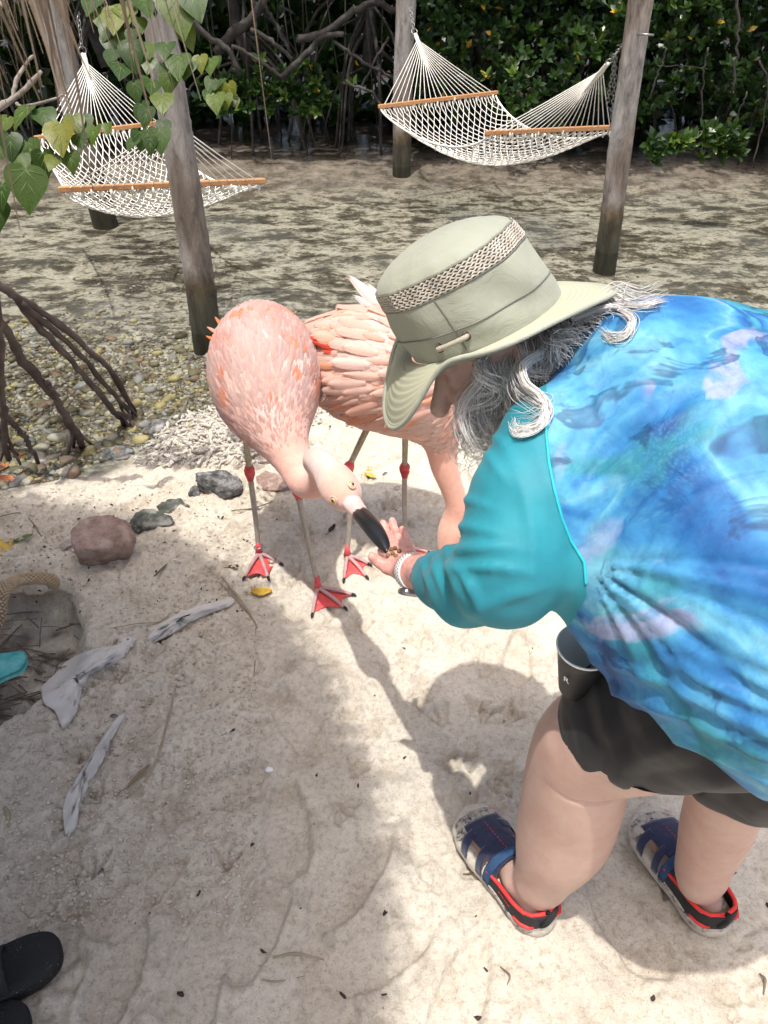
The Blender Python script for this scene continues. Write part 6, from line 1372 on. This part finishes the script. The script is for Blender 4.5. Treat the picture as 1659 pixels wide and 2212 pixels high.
# ---- fallen leaves
def fleafmat(name, cols): return simple(name, cols, 40, .6, .4, 150, .001)
MFY = fleafmat('yellow_leaf', [(.34, .20, .025), (.52, .34, .04), (.58, .42, .06)]); MFO = fleafmat('orange_leaf', [(.45, .09, .02), (.60, .20, .03)]); MFG = fleafmat('green_leaf', [(.08, .13, .04), (.14, .20, .06)]); MFB = fleafmat('brown_leaf', [(.04, .03, .02), (.10, .07, .045)])
def fallen(px, py, w, mat, label, seed, asp=.75, curl=.3, yaw=None, lift=.004):
    g = setdown(px, py); dd = (g-CAMP)@np.array([0, cp, -sp]); s_ = w*dd/FP; r = np.random.default_rng(seed)
    G = np.array([[[u-.5, v*asp*.5*math.sin(math.pi*np.clip(u*.93+.05, 0, 1))**.7*(1+.05*math.sin(u*23)), curl*(v*v*.25+(u-.5)**2*.5)+.02*r.normal()] for v in np.linspace(-1, 1, 7)] for u in np.linspace(0, 1, 11)])*s_
    mb = MB(); mb.add(*thick(G, .0012)); mb.add(*tube(np.array([[-.5, 0, curl*.125], [-.7, .05, .10], [-.9, .12, .06]])*s_, .0012, 5))
    o = ob('fallen_leaf', mb.mesh('fallen_leaf', mat), None, g+[0, 0, lift], label, 'leaf', 'fallen leaves'); o.rotation_euler = (r.normal(0, .1), r.normal(0, .1), yaw if yaw is not None else r.uniform(0, 6.28)); return o
fallen(802, 1027, 34, MFY, 'small yellow leaf on the bright sand between the flamingo legs', 1, .8, .2, -1.2); fallen(566, 1284, 44, MFY, 'curled yellow leaf on the sand below the left flamingo foot', 2, .5, .7, .1)
fallen(10, 1188, 62, MFY, 'round yellow leaf at the left edge below the green leaf', 3, .9, .3, 2.5); fallen(52, 1166, 42, MFG, 'narrow green leaf on the sand at the left edge', 4, .35, .3, .4)
fallen(6, 1015, 40, MFO, 'upper orange leaf at the left edge of the pebbles', 5, .7, .5, 1.6); fallen(16, 1040, 44, MFO, 'lower orange leaf at the left edge of the pebbles', 6, .6, .4, -.5); fallen(42, 986, 24, MFO, 'small red orange leaf among the pebbles', 7, .6, .4, .3)
fallen(48, 1440, 40, MFB, 'dead brown leaf in the hollow beside the straw bag', 8, .6, .5, 1.4); fallen(505, 1228, 22, MFB, 'small dark curled leaf left of the ringed flamingo foot', 9, .6, .6, .2); fallen(718, 1147, 26, MFB, 'dark husk on the sand between the flamingo feet', 10, .45, .9, 1.1)
fallen(668, 1032, 18, MFB, 'tiny dark leaf on the rocks', 11); fallen(1180, 1000, 16, MFB, 'tiny dark leaf on the bright sand by the hair', 12, .6, .5)
fallen(300, 1680, 60, MFB, 'long dry brown leaf tip on the shaded sand at left', 13, .22, .2, 1.0).active_material = None
bpy.data.objects['fallen_leaf.012'].data.materials[0] = fleafmat('dry_leaf', [(.20, .15, .09), (.28, .215, .13)])
# ---- twigs, dry blades and straws
MTW = simple('dry_twig', [(.10, .075, .055), (.20, .16, .12)], 40, .85, .4, 200, .001); MST = simple('dry_straw', [(.26, .21, .14), (.36, .30, .21)], 40, .8, .3)
def twig(pts, w, label, mat=MTW, cat='twig', name='twig', lift=.004):
    q = [setdown(x, y)+[0, 0, lift+(z[0] if z else 0)] for x, y, *z in pts]; q = spline(q, 16); c_ = q.mean(0); V, F = tube(q, np.interp(np.linspace(0, 1, 16), [0, .5, 1], [w*.6, w, w*.4]), 6, flat=.6)
    me = mesh(name, V, F, mat); recenter(me, c_); return ob(name, me, None, c_, label, cat, 'twigs and straws on the sand')
twig([(480, 1250, .004), (510, 1290, .012), (540, 1330, .008), (557, 1360)], .0035, 'split dry stalk on the sand below the ringed flamingo foot', MST); twig([(474, 1258), (515, 1305, .01), (555, 1352)], .0025, 'second thin stalk lying along the split dry stalk', MST)
twig([(553, 1355), (552, 1420), (543, 1510)], .002, 'long thin straw running down the sand from the split stalk', MST); twig([(382, 1480), (365, 1560, .01), (340, 1640), (305, 1700), (275, 1725)], .0035, 'long brown blade of dry grass beside the torn white cloth', MST)
twig([(246, 1358), (300, 1352, .006), (345, 1345), (370, 1325)], .0025, 'pale twig on the sand under the large pinkish rock', MST); twig([(0, 1118), (40, 1113, .006), (75, 1118)], .003, 'dark twig at the left edge of the shaded sand')
twig([(62, 1120), (78, 1142, .006), (95, 1170)], .0022, 'thin forked twig pointing down at the left edge'); twig([(380, 915), (400, 895, .03), (412, 880, .05)], .006, 'brown broken stick poking out of the rubble bank')
twig([(462, 985), (510, 987, .01), (560, 988)], .0022, 'thin dark stem lying across the coral rubble'); twig([(565, 2118), (600, 2122), (660, 2110)], .002, 'faint straw near the bottom of the shaded sand', MST)
twig([(590, 2070), (640, 2062), (700, 2075)], .0035, 'flat piece of dry reed pressed into the sand', MST); twig([(1080, 2090), (1100, 2110, .003), (1095, 2130)], .002, 'short dark curled twig at the bottom of the bright sand'); twig([(570, 1215), (590, 1222, .008), (600, 1200)], .003, 'bent twig touching the ringed flamingo foot')
twig([(1000, 1890), (1040, 1890), (1085, 1930)], .0022, 'thin twig fragment in front of the near sandal'); twig([(940, 965), (980, 1000, .004), (1010, 1008)], .0022, 'thin dark twig on the bright sand near the lowered neck'); twig([(330, 1250), (350, 1235, .006), (362, 1220)], .005, 'short broken stick on the sand right of the pinkish rock')
twig([(500, 1105), (545, 1100), (590, 1088, .005)], .004, 'flat olive pod lying behind the left flamingo leg', simple('pod', [(.16, .14, .09)], 30, .7, .2)); twig([(10, 1745), (18, 1760), (20, 1790)], .006, 'pale chip of cane at the left edge of the shaded sand', MST); twig([(1640, 2105), (1650, 2120, .004), (1648, 2150)], .003, 'curved brown twig at the lower right edge')
lr_ = np.random.default_rng(91); lm = MB()                  # plant litter lying in the hollow
for _ in range(120):
    a_, R_ = lr_.uniform(0, 6.28), lr_.uniform(0, .24); x_, y_ = -1.10+R_*math.cos(a_), 1.42+R_*math.sin(a_); z_ = height(x_, y_); d_ = np.array([*(lr_.normal(0, 1, 2)*[1, .5]), lr_.normal(0, .1)]); d_ = unit(d_)*lr_.uniform(.02, .07)
    c_ = np.array([x_, y_, z_+.004]); lm.add(*tube([c_-d_, c_+[0, 0, .004], c_+d_], lr_.uniform(.0012, .0035), 5, flat=.5))
ob('leaf_litter', lm.mesh('leaf_litter', MTW), kind='stuff', label='dry stems and litter in the hollow by the straw bag', cat='litter')
# ---- torn white cloth in the sand
MCL = simple('white_geotextile', [(.52, .50, .47), (.64, .62, .585)], 9, .95, .6, 300, .0015, detail=9)
def cloth(outline, label, seed, bulge=.012, split=None):
    c0 = np.mean(outline, 0); n = 44; o_ = spline(np.vstack([outline, outline[:1]]), n)[:-1]; G = []
    for t in np.linspace(0, 1, 9)[1:]:
        ring = []
        for q in o_:
            p_ = c0+(q-c0)*t; g = setdown(*p_); ring.append(g+[0, 0, .012+bulge*(1-t**2)+.004*float(vnoise(np.array([p_[0]*.03, p_[1]*.03, seed])))-.002*(t > .99)])
        G.append(ring)
    V, F = grid(np.array(G), closed_v=True); F.append(tuple(range(len(o_)-1, -1, -1))); nv = len(V); V = np.vstack([V, V-[0, 0, .003]]); F = F+[tuple(reversed([i+nv for i in f])) for f in F]
    k = len(G)-1; m_ = len(o_); F += [(k*m_+j, k*m_+(j+1) % m_, k*m_+(j+1) % m_+nv, k*m_+j+nv) for j in range(m_)]
    me = mesh('torn_cloth', V, F, MCL); c_ = V.mean(0); recenter(me, c_); return ob('torn_cloth', me, None, c_, label, 'cloth', 'pieces of white cloth sticking out of the sand')
cloth(np.array([(90, 1490), (160, 1425), (250, 1398), (285, 1395), (262, 1430), (200, 1460), (178, 1500), (168, 1540), (140, 1578), (120, 1540), (98, 1525)], float), 'largest torn white cloth corner beside the hollow', 1, .02)
cloth(np.array([(320, 1382), (350, 1352), (400, 1325), (495, 1298), (500, 1312), (430, 1340), (380, 1370), (330, 1392)], float), 'long strip of white cloth half buried below the pinkish rock', 2, .012)
cloth(np.array([(262, 1548), (272, 1550), (240, 1610), (218, 1660), (180, 1730), (165, 1800), (145, 1810), (138, 1760), (150, 1720), (190, 1660), (225, 1600)], float), 'narrow upright tongue of white cloth with a ragged edge on the left sand', 3, .03)
cloth(np.array([(262, 1386), (275, 1380), (296, 1384), (290, 1400), (272, 1404)], float), 'tiny scrap of white cloth between the two larger pieces', 4, .006)
rock('pebble', 246, 1548, 20, .012, .4, MR_BLK, 'small black stone at the tip of the upright cloth tongue', 32, .3, cat='pebble'); rock('pebble', 218, 1884, 18, .014, .4, MR_BLK, 'small black stone on the shaded sand right of the black slippers', 33, .3, cat='pebble'); rock('pebble', 832, 1024, 12, .01, .4, MR_BLK, 'tiny black stone beside the small yellow leaf', 34, .3, cat='pebble')
rock('pebble', 855, 1055, 22, .014, .4, MR_WHITE, 'small grey stone on the bright sand behind the bill', 35, .4, cat='pebble')
V, F = ICO[2]; o = ob('shell', mesh('shell', V*[.011, .008, .003]*(1+.1*np.sin(V[:, :1]*20)), F, simple('white_shell', [(.70, .70, .70)], 20, .4, 0)), None, setdown(582, 1664)+[0, 0, .003], 'small white shell on the shaded sand', 'shell')
# ---- woven straw bag handle, teal cloth, black slippers at the left edge
MSTRAW = simple('woven_straw', [(.34, .25, .155), (.50, .39, .26)], 70, .8, .4, 240, .001)
bag = root('straw_bag', tuple(PZ(-60, 1330)), 'woven straw bag whose arched handle reaches in at the left edge', 'bag')
hc = spline([PZ(-60, 1420, .04), PZ(-8, 1345, .07), PZ(5, 1285, .09), PZ(30, 1258, .09), PZ(70, 1249, .085), PZ(108, 1252, .06), PZ(116, 1262, .03)], 60); T, Nn_, B_ = frames(hc)
part('handle', mesh('handle', *tube(hc, .0155, 12), MTW), bag)
mb = MB(); nrow = 9
for i in range(0, 59):
    for j in range(nrow):
        a = 2*math.pi*(j+(.5 if i % 2 else 0))/nrow; d_ = Nn_[i]*math.cos(a)+B_[i]*math.sin(a); c_ = hc[i]*.5+hc[i+1]*.5+d_*.0165; t_ = np.cross(T[i], d_); V, F = ICO[1]
        mb.add(V[:, :1]*T[i]*.0052+V[:, 1:2]*t_*.0056+V[:, 2:3]*d_*.0028+c_, F)
part('weave', mb.mesh('weave', MSTRAW), bag, kind='stuff')
bp0 = np.array(bag.location); G = []
for z, r_ in ((.0, .13), (.05, .15), (.10, .155), (.14, .15)): G.append([bp0+[-.10+r_*math.cos(a), .02+r_*.7*math.sin(a), z-.03] for a in np.arange(36)*2*math.pi/36])
V, F = thick(np.array(G), .006); V, F = grid(np.array(G), closed_v=True); part('basket', mesh('basket', V, F, MSTRAW), bag)
MTL = simple('teal_towel', [(.05, .30, .30), (.10, .42, .42), (.20, .50, .49)], 30, .95, .8, 220, .003)
ol = [(-90, 1400), (-40, 1410), (0, 1411), (53, 1408), (48, 1442), (0, 1466), (-60, 1500), (-110, 1460)]; G = []
o_ = spline(np.array(ol+[ol[0]], float), 40)[:-1]; c0 = np.array([-30, 1440.])
for t in np.linspace(.02, 1, 9): G.append([PZ(*(c0+(q-c0)*t), .085-.01*t*t) for q in o_])
V, F = grid(np.array(G), closed_v=True); nv = len(V); V = np.vstack([V, V-[0, 0, .016]]); F = F+[tuple(reversed([i+nv for i in f])) for f in F]; F += [(8*39+j, 8*39+(j+1) % 39, 8*39+(j+1) % 39+nv, 8*39+j+nv) for j in range(39)]
c_ = V.mean(0)*[1, 1, 0]; me = mesh('towel', V, F, MTL); recenter(me, c_); ob('towel', me, None, c_, 'corner of a folded teal towel at the left edge', 'towel')
MRUB = simple('black_rubber', [(.010, .010, .011), (.016, .016, .017)], 30, .75, .2)
m = MRUB; nt = m.node_tree; b = nt.nodes['Principled BSDF']; dust = ramp(nt, ntex(nt, 240, 4, .8), [(.60, (0, 0, 0)), (.70, (1, 1, 1))]); patch_ = ramp(nt, ntex(nt, 16, 4, .6), [(.50, (0, 0, 0)), (.62, (.8, .8, .8))]); dm = mixc(nt, 1, dust, patch_, 'MULTIPLY'); nt.links.new(mixc(nt, dm, (.013, .013, .014), (.30, .27, .23)), b.inputs['Base Color'])
def slipper(toe, heel, w, label, zt):
    a, e = PZ(*toe, zt), PZ(*heel, zt); f_ = unit((a-e)*[1, 1, 0]); L_ = np.linalg.norm((a-e)[:2]); s_ = np.cross([0, 0, 1], f_); rt = root('slipper', tuple((a+e)/2*[1, 1, 0]), label, 'slipper', 'black slippers at the corner')
    out = []
    for th in np.linspace(0, 2*math.pi, 60, endpoint=False): x_ = math.copysign(abs(math.cos(th))**.62, math.cos(th)); y_ = math.copysign(abs(math.sin(th))**.75, math.sin(th)); out.append((x_, y_*(1+.12*x_)))
    G = [[(a+e)/2*[1, 1, 0]+f_*x_*L_/2*s2+s_*y_*w/2*s2+[0, 0, z_] for x_, y_ in out] for s2, z_ in ((.93, -.004), (1, .006), (1.01, zt*.5), (1, zt*.85), (.965, zt), (.5, zt-.004), (.02, zt-.005))]
    V, F = grid(np.array(G), closed_v=True); part('sole', mesh('sole', V, F, MRUB), rt)
    th = np.linspace(0, math.pi, 20); G = np.array([[(a+e)/2*[1, 1, 0]+f_*(.02+u)*1.0-f_*L_*.10+s_*math.cos(t)*w*.5+[0, 0, zt*.6+.055*math.sin(t)] for t in th] for u in np.linspace(-.02, .03, 6)]); V, F = thick(G, .006); part('strap', mesh('strap', V, F, MRUB), rt); return rt
slipper((128, 2040), (-170, 2180), .098, 'black rubber slipper dusted with sand, its rounded toe at the lower left edge', .035)
slipper((62, 2195), (-200, 2330), .098, 'second black rubber slipper, only its toe in the bottom left corner', .03)
